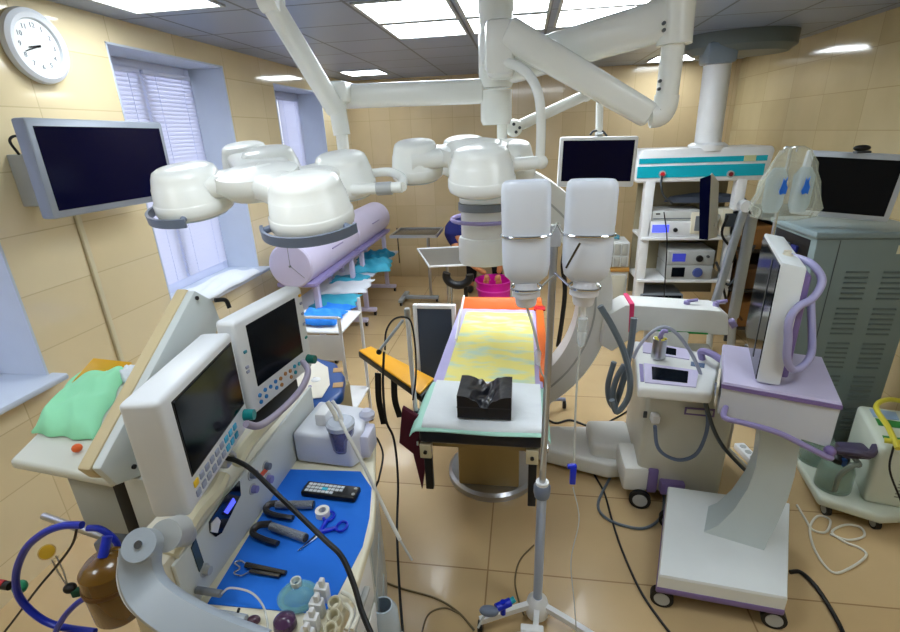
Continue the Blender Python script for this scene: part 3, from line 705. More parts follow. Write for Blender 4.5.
def padfn(x0, x1, z):
    def fn(u, v):
        x = x0 + (x1 - x0) * u; y = 1.822 + .45 * v
        zz = z + .003 * math.sin(8 * u + 9 * v) - .006 * max(0, (.10 - v) / .10) ** 1.5 - .03 * max(0, (.035 - u) / .035) - .03 * max(0, (u - .965) / .035)
        return V(x, y, zz)
    return fn
tag(MB().sheet(padfn(-.5, .135, ztt + .012), 40, 24, .006).build('mint_underpad', mint, angle=80), 'mint green edged absorbent pad over the near end of the table', 'pad')
def wfn(u, v): return V(-.445 + .545 * u, 1.84 + .42 * v, ztt + .030 + .003 * math.sin(8 * u + 9 * v) - .012 * max(0, (.10 - v) / .10))
tag(MB().sheet(wfn, 30, 20, .012).build('white_pad', padwhite, angle=80), 'white absorbent pad under the black head cushion', 'pad')
# black shaped headrest
hr = thing('head_support', 'black vinyl head cushion with a moulded hollow, on the white pad', 'head support', (-.16, 1.99, ztt + .04))
x0, x1, y0, y1, zb_ = -.285, -.04, 1.89, 2.09, ztt + .04
mb = MB(); nu = 36; nv = 16; G = []
for i in range(nu + 1):
    r_ = []
    for j in range(nv + 1):
        u, v = i / nu, j / nv; du = (u - .5) / .27; k = math.exp(-du * du * 1.6)
        z = zb_ + .115 - .055 * k * (1 - .3 * v) + (.008 * math.sin(22 * u + 3 * math.sin(6 * v)) + .005 * math.sin(41 * u - 9 * v)) * k
        r_.append(mb.bm.verts.new((x0 + (x1 - x0) * u, y0 + (y1 - y0) * v + .008 * math.sin(PI * u) * (1 if j == nv else 0), z)))
    G.append(r_)
fs = []
for i in range(nu):
    for j in range(nv): fs.append(mb.bm.faces.new((G[i][j], G[i + 1][j], G[i + 1][j + 1], G[i][j + 1])))
edge = [G[i][0] for i in range(nu + 1)] + [G[nu][j] for j in range(1, nv + 1)] + [G[i][nv] for i in range(nu - 1, -1, -1)] + [G[0][j] for j in range(nv - 1, 0, -1)]
low = [mb.bm.verts.new((v.co.x, v.co.y, zb_)) for v in edge]
for i in range(len(edge)): j = (i + 1) % len(edge); fs.append(mb.bm.faces.new((edge[i], edge[j], low[j], low[i])))
fs.append(mb.bm.faces.new(low)); bmesh.ops.recalc_face_normals(mb.bm, faces=fs)
mb.build('cushion', blackleather, hr, angle=50)
MB().b2((x0 - .002, y0 - .003, zb_ + .055), (x1 + .002, y0 + .001, zb_ + .059)).build('seam', mat('seam_black', (36, 38, 46), .5), hr)
tag(MB().b2(tuple(Pz(534, 311, ztt + .03)), tuple(Pz(545, 307, ztt + .03) + V(0, 0, .012)), .003).build('red_clip', red), 'small red clip at the far right corner of the table', 'clip')
# maroon strap cloth hanging at the left corner
mb = MB(); pts = [Py(402, 408, 1.93), Py(422, 420, 1.93), Py(427, 440, 1.93), Py(426, 462, 1.93), Py(422, 490, 1.93), Py(415, 462, 1.93), Py(413, 454, 1.93), Py(399, 443, 1.93)]
mb.prism(pts, (0, .03, 0), bev=.004); tag(mb.build('maroon_cloth', maroon), 'maroon cloth strap hanging off the left corner of the table', 'cloth')
# armboard
ab = thing('arm_board', 'yellow topped arm board sticking out left of the operating table', 'arm board', tuple(Pz(400, 365, .8)))
a0, a1, a2, a3 = Pz(359, 350, .86), Pz(371, 346, .86), Pz(434, 378, .86), Pz(420, 393, .86)
MB().prism([a0, a1, a2, a3], (0, 0, -.012), bev=.004).build('top_pad', yellow, ab)
c_ = (a0 + a1 + a2 + a3) / 4
MB().prism([c_ + (p - c_) * 1.04 - V(0, 0, .013) for p in (a0, a1, a2, a3)], (0, 0, -.04), bev=.008).build('base_pad', black, ab)
for (px, py, px2, py2) in ((378, 377, 384, 424), (394, 383, 400, 417)):
    p0 = Py(px, py - 4, 2.35); p1 = Py((px + px2) / 2 - 2, (py + py2) / 2, 2.35); p2 = Py(px2, py2, 2.35)
    mb = MB(); mb.sweep(spline([p0, p1, p2], 6), [(-.018, -.003), (.018, -.003), (.018, .003), (-.018, .003)], up=(1, 0, 0)); mb.build('strap', black, ab)
# anaesthesia frame pole on the left of the table
fp = thing('frame_pole', 'white clamp-on pole left of the operating table with a slanting arm', 'pole', tuple(Py(415, 425, 1.98)))
fy = 2.02
MB().tube([Py(407, 308, fy), Py(411, 360, fy), Py(417, 425, fy)], .011, 12).build('pole', white, fp)
MB().cyl(Py(407, 309, fy + .001), Py(407.5, 318, fy), .014).build('clamp', steel, fp)
MB().cyl(Py(403, 320, fy), Py(380, 350, fy - .1), .007, n=12).build('slanting_arm', alu, fp)
MB().ball(Py(379, 352, fy - .1), .013).build('arm_tip', black, fp)
MB().cyl(Py(417, 425, fy), Py(417, 410, fy) , .017).build('socket', darkgrey, fp)
MB().b2(tuple(Py(417, 418, fy) + V(-.01, -.01, -.02)), V(-.465, fy + .01, .735)).build('rail_mount', steel, fp)
# dark panel in white frame
xa, xb = Py(414, 330, 3.3).x, Py(456, 330, 3.3).x - .0
zt_ = Py(430, 303, 3.35).z
pn = thing('lead_panel', 'dark slate panel in a white frame standing left of the table', 'screen panel', ((xa + xb) / 2, 3.33, 0))
MB().b2((xa + .03, 3.31, .12), (xb - .03, 3.335, zt_ - .03), .003).build('panel', mat('slate_panel', (62, 74, 92), .4), pn)
mb = MB(); mb.b2((xa, 3.3, .04), (xa + .03, 3.345, zt_), .006); mb.b2((xb - .03, 3.3, .04), (xb, 3.345, zt_), .006); mb.b2((xa + .03, 3.3, zt_ - .03), (xb - .03, 3.345, zt_), .006); mb.b2((xa + .03, 3.3, .09), (xb - .03, 3.345, .12), .006)
mb.build('frame', white, pn)
for x in (xa + .015, xb - .015): MB().b2((x - .015, 3.16, .0), (x + .015, 3.48, .04), .006).build('foot', lightgrey, pn)
tag(MB().tube([Py(464, 296, 3.3), Py(456, 340, 2.6)], .008, sub=1).build('side_rod', white), 'thin white rod at the left far edge of the orange mattress', 'rod')

# ------------------------------------------------------------------ foreground drip stand with two bottles
iv = thing('bottle_stand', 'grey metal drip stand with white feet in the centre foreground', 'drip stand', (.09, 1.62, 0))
pa, pm, pz_ = Py(554.5, 240, 1.62), Py(542, 490, 1.62), Py(537, 612, 1.62)
MB().cyl(pa + V(0, 0, .05), pm, .013, n=16).build('upper_pole', steel, iv)
MB().cyl(pm, pz_, .02, n=20).build('lower_pole', mat('pale_blue_tube', (176, 192, 222), .3, .3), iv)
mb = MB(); mb.lathe([(0, -.03), (.03, -.03), (.034, -.01), (.034, .02), (.028, .03), (0, .03)], tuple(pm), 24); mb.build('height_collar', bluegrey, iv)
MB().lathe([(.0135, .0), (.026, 0), (.026, .012), (.0135, .012)], tuple(pm + V(0, 0, .031)), 24, ring_=True).build('collar_ring', white, iv)
MB().lathe([(0, .03), (.05, .03), (.055, .06), (.045, .11), (.024, .13), (0, .13)], (pz_.x, 1.62, 0), 24).build('hub', white, iv)
for k, a in enumerate((200, 265, 335)):
    d = V(math.cos(math.radians(a)), math.sin(math.radians(a)), 0); c0 = V(pz_.x, 1.62, .06)
    l_ = MB().sweep(spline([c0 + d * .03 + V(0, 0, .03), c0 + d * .13 + V(0, 0, .02), c0 + d * .27], 5), [(-.014, -.012), (.014, -.012), (.014, .012), (-.014, .012)], up=(0, 0, 1)).build('leg', white, iv)
    MB().cyl(c0 + d * .27 + V(-.01, 0, -.035), c0 + d * .27 + V(.01, 0, -.035), .025, n=18).build('wheel', black, l_)
yb_ = 1.50
jn = Py(555, 236, 1.56)
def ring_pts(c, r, n=20): return [c + V(r * math.cos(2 * PI * k / n), r * math.sin(2 * PI * k / n), 0) for k in range(n)]
bots = []
for (pxc, ptop_, pbot, tl, lb, tilt) in ((526, 180, 305, 0, 'left of the two upturned saline bottles on the stand', 0.0), (589, 179, 304, 1, 'right of the two upturned saline bottles on the stand', -.06)):
    top = Py(pxc if not tl else 593, ptop_, yb_); bot = Py(pxc if not tl else 583, pbot, yb_)
    H_ = top.z - bot.z; cx_ = (top.x + bot.x) / 2
    b0 = thing('saline_bottle', lb, 'bottle', (cx_, yb_, bot.z))
    R = Matrix.Rotation(math.atan2(top.x - bot.x, H_), 3, 'Y'); w_ = .0745
    def sup(prof, cen, n=40, e=.7, sy=.62):
        m_ = MB(); rings = []
        for r, z in prof:
            ring = []
            for k in range(n):
                a = 2 * PI * k / n; ca, sa = math.cos(a), math.sin(a)
                ring.append(cen + R @ V(r * math.copysign(abs(ca) ** e, ca), r * sy * math.copysign(abs(sa) ** e, sa), z))
            rings.append(ring)
        return m_.loft(rings)
    k_ = H_ / .4
    cen = V(bot.x, yb_, bot.z)
    sup([(0, .075 * k_), (w_ * .33, .075 * k_), (w_ * .6, .082 * k_), (w_ * .9, .105 * k_), (w_ * .99, .14 * k_), (w_, .2 * k_), (w_ * .985, .26 * k_), (w_, .265 * k_), (w_, .37 * k_), (w_ * .96, .39 * k_), (w_ * .85, .399 * k_), (w_ * .7, .394 * k_), (0, .39 * k_)], cen).build('bottle_body', bottlem, b0, angle=60)
    sup([(0, .085 * k_), (w_ * .5, .088 * k_), (w_ * .86, .11 * k_), (w_ * .95, .14 * k_), (w_ * .955, .175 * k_), (0, .176 * k_)], cen, sy=.6).build('saline', liquid, b0, angle=60)
    n_ = MB(); n_.lathe([(0, 0), (.03, 0), (.033, .008), (.036, .03), (.045, .034), (.045, .052), (.036, .056), (.034, .08), (0, .08)], tuple(cen), 32, R); n_.build('cap', mat('cap_white', (226, 228, 236), .35), b0)
    for hz, rr in ((.235, w_ * 1.03), (.062, .047)):
        hk = MB()
        c1 = cen + R @ V(0, 0, hz * k_)
        pts = [c1 + R @ V(rr * math.copysign(abs(math.cos(a)) ** .8, math.cos(a)), rr * (.68 if hz > .1 else 1) * math.copysign(abs(math.sin(a)) ** .8, math.sin(a)), 0) for a in [2 * PI * k / 28 for k in range(28)]]
        hk.tube(pts, .004, 8, sub=2, closed=True)
        hk.tube([c1 + V(rr if not tl else -rr, 0, 0), V(.108, 1.6, c1.z + .015)], .004, sub=1)
        hk.build('bottle_ring', chrome, iv)
    bots.append((cen, k_))
MB().b2((pa.x - .02, 1.6, pa.z - .02), (pa.x + .02, 1.64, pa.z + .05), .006).build('head_block', white, iv)
MB().cyl(Py(566, 268, 1.44), Py(580, 243, 1.44), .0035, n=8).build('loose_rod', darksteel, iv)
# infusion sets
c0 = bots[0][0]; c1 = bots[1][0]
ds = thing('drip_line', 'clear drip line from the left bottle to the table', 'tubing', tuple(c0 + V(0, 0, -.2)))
MB().tube([c0 + V(0, 0, -.0), Py(534, 330, 1.5), Py(539, 352, 1.55)], .0045).build('tube', tubem, ds)
MB().lathe([(0, -.06), (.01, -.055), (.013, -.01), (.008, .0), (0, .0)], tuple(Py(538, 350, 1.55)), 16).build('drip_chamber', clear, ds)
MB().tube([Py(538, 356, 1.55), Py(541, 372, 1.58), Py(546, 386, 1.6), Py(544, 440, 1.6), Py(541, 470, 1.6)], .0035).build('lower_tube', tubem, ds)
ds = thing('roller_clamp_line', 'clear infusion line with a blue roller clamp hanging from the right bottle', 'tubing', tuple(Py(575, 600, 1.45)))
MB().lathe([(0, -.1), (.008, -.1), (.014, -.09), (.016, -.05), (.013, -.045), (.016, -.04), (.017, -.0), (.01, .005), (0, .005)], tuple(Py(583, 318, 1.5)), 20).build('drip_chamber', clear, ds)
MB().cyl(c1, Py(583, 318, 1.5), .008, n=12).build('spike', white, ds)
MB().tube([Py(580, 345, 1.5), Py(576, 400, 1.5), Py(574, 460, 1.5)], .0035).build('tube', tubem, ds)
cp = Py(573, 474, 1.5)
cl = MB(); cl.b2(tuple(cp + V(-.011, -.01, -.042)), tuple(cp + V(.011, .01, .042)), .004); cl.b2(tuple(cp + V(-.022, -.008, .026)), tuple(cp + V(.012, .008, .04)), .003); cl.build('roller_clamp', bluevivid, ds)
MB().tube([Py(573, 487, 1.5), Py(579, 520, 1.5), Py(571, 560, 1.5), Py(574, 600, 1.5), Py(578, 650, 1.5)], .0025).build('lower_tube', tubem, ds)
# blue clamp and wipe at the stand's foot
bv = thing('regulator_valve', 'blue and turquoise valve with a grey bulb at the foot of the centre stand', 'valve', tuple(Pz(500, 610, .12)))
MB().ball(Pz(489, 611, .2), .03, (1.4, .8, .7)).build('grey_bulb', bluegrey, bv)
mb = MB(); a_, c_ = Pz(496, 608, .2), Pz(510, 602, .2); mb.cyl(a_, c_, .018); mb.cyl((a_ + c_) / 2 + V(0, 0, -.05), (a_ + c_) / 2 + V(0, 0, .02), .012); mb.build('valve_body', bluevivid, bv)
MB().cyl(c_, c_ + V(.02, .01, .01), .013).build('cap', mat('turquoise', (30, 170, 190), .4), bv)
MB().tube([Pz(478, 628, .15), Pz(483, 618, .18), Pz(489, 611, .2)], .005).build('tube', tubem, bv)
by = thing('stand_tray', 'white rounded tray at the bottom edge before the centre stand', 'tray', tuple(Pz(540, 640, .15)))
mb = MB(); mb.lathe([(0, 0), (.2, 0), (.22, .02), (.22, .03), (.2, .026), (0, .02)], tuple(Pz(543, 668, .2)), 40, sy=.55); mb.build('tray', white, by)
MB().box(tuple(Pz(532, 630, .24)), (.09, .03, .03), bev=.005).build('bracket', white, by)

# ------------------------------------------------------------------ C-arm X-ray unit
ca = thing('c_arm', 'white mobile C-arm X-ray unit with lavender details right of the table', 'x-ray machine', (.9, 2.8, 0))
def rect(a, c): return [(-a, -c), (a, -c), (a, c), (-a, c)]
C0 = V(-.35, 3.0, 1.07); RR = .80
pts = [C0 + V(RR * math.cos(math.radians(a)), 0, RR * math.sin(math.radians(a))) for a in range(96, -98, -4)]
MB().sweep(pts, rect(.085, .10), up=(0, 1, 0)).build('arc', mat('c_white', (226, 228, 226), .35), ca)
cwhite = MATS['c_white']
pts2 = [C0 + V((RR) * math.cos(math.radians(a)), -.086, (RR) * math.sin(math.radians(a))) for a in range(80, -90, -5)]
MB().sweep(pts2, rect(.004, .006), up=(0, 1, 0)).build('arc_groove', lightgrey, ca)
pts3 = [C0 + V((RR + .08) * math.cos(math.radians(a)), -.06, (RR + .08) * math.sin(math.radians(a))) for a in range(78, 12, -5)]
MB().sweep(pts3, rect(.01, .012), up=(0, 1, 0)).build('arc_rail', lavd, ca)
ic = (-.235, 3.0, 0)
ii = MB().lathe([(0, 1.33), (.16, 1.33), (.168, 1.345), (.168, 1.47), (.16, 1.49), (.148, 1.495), (.148, 1.70), (.155, 1.705), (.155, 1.9), (.14, 1.93), (0, 1.935)], ic, 48).build('image_intensifier', cwhite, ca)
MB().lathe([(.15, 1.655), (.163, 1.655), (.163, 1.70), (.15, 1.70)], ic, 48, ring_=True).build('grey_band', midgrey, ii)
pts = [V(ic[0] + .205 * math.cos(2 * PI * k / 32), 3.0 + .205 * math.sin(2 * PI * k / 32), 1.6) for k in range(32)]
MB().tube(pts, .012, 10, sub=1, closed=True).build('ring_handle', lavd, ii)
MB().b2((-.4, 2.88, .24), (-.02, 3.14, .5), .03).build('tube_housing', cwhite, ca)
# cross arm carrying the arc
al = Py(602, 311, 2.9); 
mb = MB(); P = [(630, 341), (600, 376), (590, 330), (606, 315), (624, 306), (646, 306), (728, 313), (730, 336), (700, 336), (640, 331)]
P = [(606, 316), (626, 305), (646, 306), (722, 311), (729, 315), (729, 336), (640, 331), (628, 341), (612, 352), (600, 345)]
mb.prism([Py(a, c, 2.86) for a, c in P], (0, .2, 0), bev=.012, seg=2); mb.build('cross_arm', cwhite, ca)
MB().prism([Py(a, c, 2.855) for a, c in ((630, 304), (634.5, 304), (633, 331.5), (628.5, 332))], (0, .21, 0)).build('pink_band', pink, ca)
MB().prism([Py(a, c, 2.857) for a, c in ((655, 329.5), (708, 333), (708, 334.5), (655, 331.5))], (0, -.002, 0)).build('green_line', greentape, ca)
for (px, py) in ((686, 309), (715, 310)):
    c = Py(px, py, 2.95); k_ = MB().cyl(c + V(0, 0, -.01), c + V(0, 0, .05), .018).build('lock_handle', lavd, ca)
    MB().cyl(c + V(0, 0, .05), c + V(.06, 0, .06), .01, n=12).build('lever', lavd, k_)
MB().cyl(Py(729, 325, 2.95), Py(735, 322, 2.95), .03).build('side_knob', lavd, ca)
# support column from the body to the cross arm
MB().b2((.78, 2.84, .8), (1.0, 3.04, .93), .02).build('lift_column', cwhite, ca)
# body
cream_w = mat('body_cream', (206, 206, 196), .42)
MB().prism([(.68, 2.42, .1), (1.12, 2.38, .1), (1.18, 3.0, .1), (.72, 3.0, .1)], (0, 0, .70), bev=.025, seg=3).build('body', cream_w, ca)
tA, tB, tC, tD = Pz(638, 388, .88), Pz(712, 394, .88), Pz(722, 355, .93), Pz(634, 340, .93)
tp_ = MB().prism([tA, tB, tC, tD], (0, 0, -.06), bev=.015, seg=3).build('console_top', cwhite, ca)
def onq(u, v, dz=.0): return (tA * (1 - u) + tB * u) * (1 - v) + (tD * (1 - u) + tC * u) * v + V(0, 0, dz)
def quad(u0, v0, u1, v1, dz, h): return MB().prism([onq(u0, v0, dz), onq(u1, v0, dz), onq(u1, v1, dz), onq(u0, v1, dz)], (0, 0, h))
quad(.1, .1, .78, .48, .001, .006).build('panel_bezel', lav, tp_)
quad(.2, .16, .66, .42, .0075, .002).build('touch_screen', screen, tp_)
quad(.04, .12, .09, .46, .001, .004).build('keypad', lavd, tp_)
quad(.1, .72, .66, .97, .001, .006).build('rear_panel_bezel', lav, tp_)
quad(.3, .76, .5, .92, .0075, .002).build('rear_screen', screen, tp_)
quad(.68, .58, .84, .68, .001, .004).build('label', mat('slate_label', (90, 110, 140), .4), tp_)
mb = MB(); mb.tube([onq(.8, .8, .0), onq(.78, .78, .05), onq(.9, .7, .06), onq(1.02, .62, .05)], .018, 10); mb.build('joystick_handle', lavd, tp_)
MB().prism([(Py(a, c, 2.38)) for a, c in ((685, 407), (715, 409), (714, 417), (684, 414))], (0, -.004, 0)).build('badge_frame', purple, ca)
MB().prism([(Py(a, c, 2.375)) for a, c in ((687, 409), (713, 411), (712, 415), (686, 412.5))], (0, -.004, 0)).build('badge', cream_w, ca)
pc = Py(655, 418, 2.38)
MB().box(tuple(pc), (.045, .05, .05), bev=.01).build('plug_housing', white, ca)
MB().b2(tuple(Py(645, 414, 2.4) + V(-.01, -.01, -.02)), tuple(Py(645, 414, 2.4) + V(.01, .0, .02)), .003).build('socket', darkgrey, ca)
# floor leg to the left + front outrigger
MB().prism([(.12, 2.72, .03), (.12, 2.98, .03), (.75, 3.02, .03), (.75, 2.62, .03), (.55, 2.58, .03), (.3, 2.66, .03)], (0, 0, .11), bev=.02, seg=3).build('floor_leg', cwhite, ca)
MB().prism([(.45, 2.66, .1), (.45, 2.96, .1), (.72, 2.98, .1), (.72, 2.62, .1)], (0, 0, .12), bev=.03, seg=3).build('leg_cover', cwhite, ca)
MB().b2((.60, 2.4, .1), (.74, 2.66, .26), .02).build('outrigger', cwhite, ca)
MB().b2((.735, 2.395, .1), (.79, 2.6, .262), .01).build('outrigger_bumper', purple, ca)
MB().b2((.8, 2.36, .12), (.93, 2.42, .2), .01).build('corner_bumper', purple, ca)
castor(ca, (.70, 2.385, 0), .06, ax=(.2, 1, 0)); castor(ca, (1.1, 2.9, 0), .055); castor(ca, (.2, 2.8, 0), .016)
cu = thing('steel_cup', 'steel cylinder with a yellow rimmed opening standing on the C-arm console', 'cup', tuple(Pz(658, 357, .92)))
c0 = Pz(658, 357, .92)
MB().lathe([(0, 0), (.036, 0), (.036, .11), (.033, .11), (.033, .02), (0, .02)], tuple(c0), 32).build('cup', steel, cu)
mb = MB()
for k in range(5):
    a = 2 * PI * k / 5; mb.b2(tuple(c0 + V(.024 * math.cos(a) - .009, .024 * math.sin(a) - .009, .106)), tuple(c0 + V(.024 * math.cos(a) + .009, .024 * math.sin(a) + .009, .113)), .002)
mb.build('yellow_rim', yellowtube, cu)
MB().tube([c0 + V(0, 0, .05), c0 + V(0, 0, .12), c0 + V(.01, 0, .15), Py(668, 331, 2.5)], .012, 10).build('probe', lavd, cu)
# cables on the C-arm
CB = [
    ('thick grey hose arching down from the right bottle to the C-arm', [(600, 306), (613, 328), (624, 352), (630, 378), (628, 398), (617, 412), (612, 400)], 2.35, .016, greytube),
    ('grey hose hanging in a loop left of the C-arm body', [(634, 318), (630, 350), (622, 385), (614, 408)], 2.5, .018, greytube),
    ('grey hose nearest the arc, hanging straight to the floor coil', [(614, 362), (608, 385), (610, 402), (618, 412)], 2.55, .016, greytube),
    ('inner grey hose hanging beside the C-arm arc', [(624, 365), (616, 380), (613, 395), (616, 410)], 2.45, .016, greytube),
    ('pale grey cable arching over the steel cup', [(633, 358), (640, 345), (652, 332), (664, 327), (676, 333), (688, 348), (697, 365), (704, 385), (706, 400), (710, 420)], 2.36, .009, mat('pale_cable', (160, 166, 184), .4)),
    ('slate cable looping across the front of the C-arm body', [(655, 426), (657, 445), (665, 455), (680, 460), (695, 455), (704, 440), (708, 420), (704, 396)], 2.33, .010, mat('slate_cable', (96, 112, 140), .4)),
    ('dark grey cable sweeping from the C-arm to the cart', [(704, 395), (712, 425), (722, 445), (735, 460), (750, 475)], 2.28, .010, darkgrey),
]
for lb, pp, yy, r_, mt in CB: tag(MB().tube([Py(a, c, yy) for a, c in pp], r_, 8).build('hose' if r_ > .012 else 'cable', mt), lb, 'cable')

# ------------------------------------------------------------------ monitor cart
ct = thing('monitor_cart', 'white and lavender monitor cart on castors in the right foreground', 'cart', (.99, 1.95, 0))
B = [V(.63, 1.73, 0), V(1.136, 1.672, 0), V(1.386, 2.212, 0), V(.807, 2.282, 0)]
mb = MB(); zz = (.205, .205, .25, .25)
bot = [p + V(0, 0, .13) for p in B]
mb.loft([[p + V(0, 0, .13) for p in B], [B[i] + V(0, 0, zz[i] - .01) for i in range(4)], [B[i] * .985 + (sum(B, V(0, 0, 0)) / 4) * .015 + V(0, 0, zz[i]) for i in range(4)]])
mb.build('base', mat('cart_white', (222, 228, 230), .4), ct, angle=20)
cw = MATS['cart_white']
Cb = sum(B, V(0, 0, 0)) / 4
MB().prism([Cb + (p - Cb) * 1.015 + V(0, 0, .1) for p in B], (0, 0, .035), bev=.008).build('base_bumper', purple, ct)
for p in B:
    q = Cb + (p - Cb) * .9; w_ = castor(ct, (q.x, q.y, 0), .05, ax=(.25, 1, 0), hw=.018)
MB().prism([Cb + (p - Cb) * .8 + V(0, 0, .08) for p in B], (0, 0, .02)).build('underplate', black, ct)
rings = []
ax, ay = V(.95, -.31, 0), V(.31, .95, 0)
for (cx_, cy_, z, hw, hd) in ((1.04, 2.03, .22, .13, .09), (1.085, 2.04, .27, .105, .085), (1.13, 2.05, .36, .09, .08), (1.165, 2.06, .48, .08, .075), (1.175, 2.06, .6, .075, .07), (1.165, 2.06, .75, .075, .07), (1.145, 2.06, .92, .085, .075)):
    c = V(cx_, cy_, z); rings.append([c - ax * hw - ay * hd, c + ax * hw - ay * hd, c + ax * hw + ay * hd, c - ax * hw + ay * hd])
mb = MB(); mb.loft(rings); o = mb.build('column', mat('cart_grey', (190, 202, 204), .4), ct, angle=40)
HA, HB, HC, HD = V(1.006, 2.395, 0), V(.862, 1.988, 0), V(1.248, 1.848, 0), V(1.395, 2.272, 0)
MB().loft([[p + V(0, 0, .90 + (.0 if p in (HB, HA) else -.055)) for p in (HB, HC, HD, HA)], [p + V(0, 0, 1.03) for p in (HB, HC, HD, HA)]]).build('head', mat('cart_side', (200, 205, 214), .4), ct, angle=20)
Hc = (HA + HB + HC + HD) / 4
MB().loft([[Hc + (p - Hc) * 1.01 + V(0, 0, 1.03) for p in (HB, HC, HD, HA)], [Hc + (p - Hc) * 1.01 + V(0, 0, 1.045) for p in (HB, HC, HD, HA)], [Hc + (p - Hc) * .99 + V(0, 0, 1.055) for p in (HB, HC, HD, HA)]]).build('head_top', lav, ct, angle=20)
d_ = (HC - HB).normalized()
MB().prism([HB + V(-.006, -.006, 1.028), HC + V(.0, -.01, 1.028), HC + V(.0, -.01, 1.046), HB + V(-.006, -.006, 1.046)], (0, .006, 0)).build('purple_trim', purple, ct)
MB().prism([HB + V(-.012, .02, .92), HB + V(-.012, .02, 1.02), (HB * .5 + HA * .5) + V(-.012, .0, 1.02), (HB * .5 + HA * .5) + V(-.012, .0, .92)], (.01, 0, 0), bev=.003).build('socket_panel', cream, ct)
for k in range(3):
    c = HB + (HA - HB) * (.12 + .1 * k) + V(-.014, 0, .97); MB().cyl(c + V(-.006, 0, 0), c + V(.004, 0, 0), .012).build('port', bluegrey, ct)
hp = [HB + V(.03, .0, .94), HB + V(.01, -.05, .91), HB + (HC - HB) * .2 + V(-.01, -.075, .92), HB + (HC - HB) * .5 + V(-.02, -.085, .915), HB + (HC - HB) * .8 + V(-.02, -.08, .87), HC + V(-.02, -.05, .83), HC + V(-.01, .0, .84)]
MB().tube(hp, .012, 10).build('push_handle', lavd, ct)
MB().ball(HC + V(-.015, -.03, .85), .022).build('handle_end', purple, ct)
# the display on the cart (part of it)
dd = V(.30, .954, 0); nn = V(-.954, .30, 0); S0 = V(.992, 1.985, 0)
L_ = .60
mb = MB(); mb.prism([S0 + V(0, 0, 1.06), S0 - nn * .085 + V(0, 0, 1.06), S0 - nn * .085 + V(0, 0, 1.57), S0 + V(0, 0, 1.585)], dd * L_, bev=.008); mb.build('display_casing', cw, ct)
MB().prism([S0 + nn * .004 + dd * .012 + V(0, 0, 1.07), S0 + nn * .004 + dd * .012 + V(0, 0, 1.57), S0 + nn * .004 + dd * (L_ - .012) + V(0, 0, 1.57), S0 + nn * .004 + dd * (L_ - .012) + V(0, 0, 1.07)], -nn * .006).build('display_screen', screen, ct)
MB().prism([S0 + nn * .006 + dd * .18 + V(0, 0, 1.10), S0 + nn * .006 + dd * .18 + V(0, 0, 1.55), S0 + nn * .006 + dd * .2 + V(0, 0, 1.55), S0 + nn * .006 + dd * .2 + V(0, 0, 1.10)], -nn * .002).build('screen_divider', darkgrey, ct)
bk = S0 - nn * .085
MB().prism([bk + dd * .04 + V(0, 0, 1.08), bk + dd * (L_ - .1) + V(0, 0, 1.08), bk + dd * (L_ - .1) + V(0, 0, 1.53), bk + dd * .04 + V(0, 0, 1.53)], -nn * .03, bev=.01).build('display_back', purple, ct)
kn = S0 - nn * .04 + dd * .17 + V(0, 0, 1.574)
MB().lathe([(0, 0), (.022, 0), (.022, .006), (.014, .008), (.014, .022), (0, .024)], tuple(kn), 20).build('top_knob', cream, ct)
hpts = [Py(a, c, y) for a, c, y in ((786, 256, 2.2), (801, 259, 2.12), (814, 266, 2.05), (822, 281, 2.0), (813, 298, 1.97), (798, 307, 1.94), (789, 321, 1.93), (788, 340, 1.93), (787, 358, 1.93), (792, 369, 1.94), (803, 366, 1.96), (811, 354, 2.0), (812, 335, 2.1), (811, 300, 2.2))]
MB().tube(hpts, .015, 12).build('display_handle', mat('lavender_tube', (164, 162, 204), .35), ct)

# ------------------------------------------------------------------ suction machine at the lower right
sm = thing('suction_machine', 'white suction machine with clear jars and green labels at right edge', 'suction machine', (1.95, 2.5, 0))
MB().prism([(1.655, 2.42, .07), (1.90, 2.30, .07), (2.3, 2.36, .07), (2.36, 2.9, .07), (1.78, 2.96, .07), (1.70, 2.74, .07)], (0, 0, .06), bev=.02, seg=3).build('tray', mat('suction_white', (206, 214, 200), .35), sm)
sw = MATS['suction_white']
tw = MB().prism([(1.86, 2.4, .13), (2.12, 2.34, .13), (2.34, 2.76, .13), (2.0, 2.84, .13)], (0, 0, .36), bev=.025, seg=3).build('tower', sw, sm)
def twq(u, v): return (V(1.86, 2.4, .491) * (1 - u) + V(2.12, 2.34, .491) * u) * (1 - v) + (V(2.0, 2.84, .491) * (1 - u) + V(2.34, 2.76, .491) * u) * v
for nm, u0, v0, u1, v1, mt in (('front_label', .12, .12, .7, .26, mat('green_label', (40, 130, 60), .4)), ('rear_label', .15, .5, .6, .66, MATS['green_label'] if 'green_label' in MATS else None), ('small_display', .14, .70, .5, .9, mat('pale_blue_label', (150, 180, 214), .3))):
    mt = mt or MATS['green_label']
    MB().prism([twq(u0, v0), twq(u1, v0), twq(u1, v1), twq(u0, v1)], (0, 0, .003)).build(nm, mt, tw)
fv = (V(2.12, 2.34, 0) - V(1.86, 2.4, 0)).normalized(); fnn = V(fv.y, -fv.x, 0)
mb = MB()
for k in range(8):
    z = .2 + k * .02; p0 = V(1.86, 2.4, z) + fv * .12; mb.prism([p0 + fnn * .002, p0 + fv * .1 + fnn * .002, p0 + fv * .1 + fnn * .002 + V(0, 0, .008), p0 + fnn * .002 + V(0, 0, .008)], -fnn * .006)
mb.build('vent_slots', mat('vent_grey', (140, 146, 134), .5), tw)
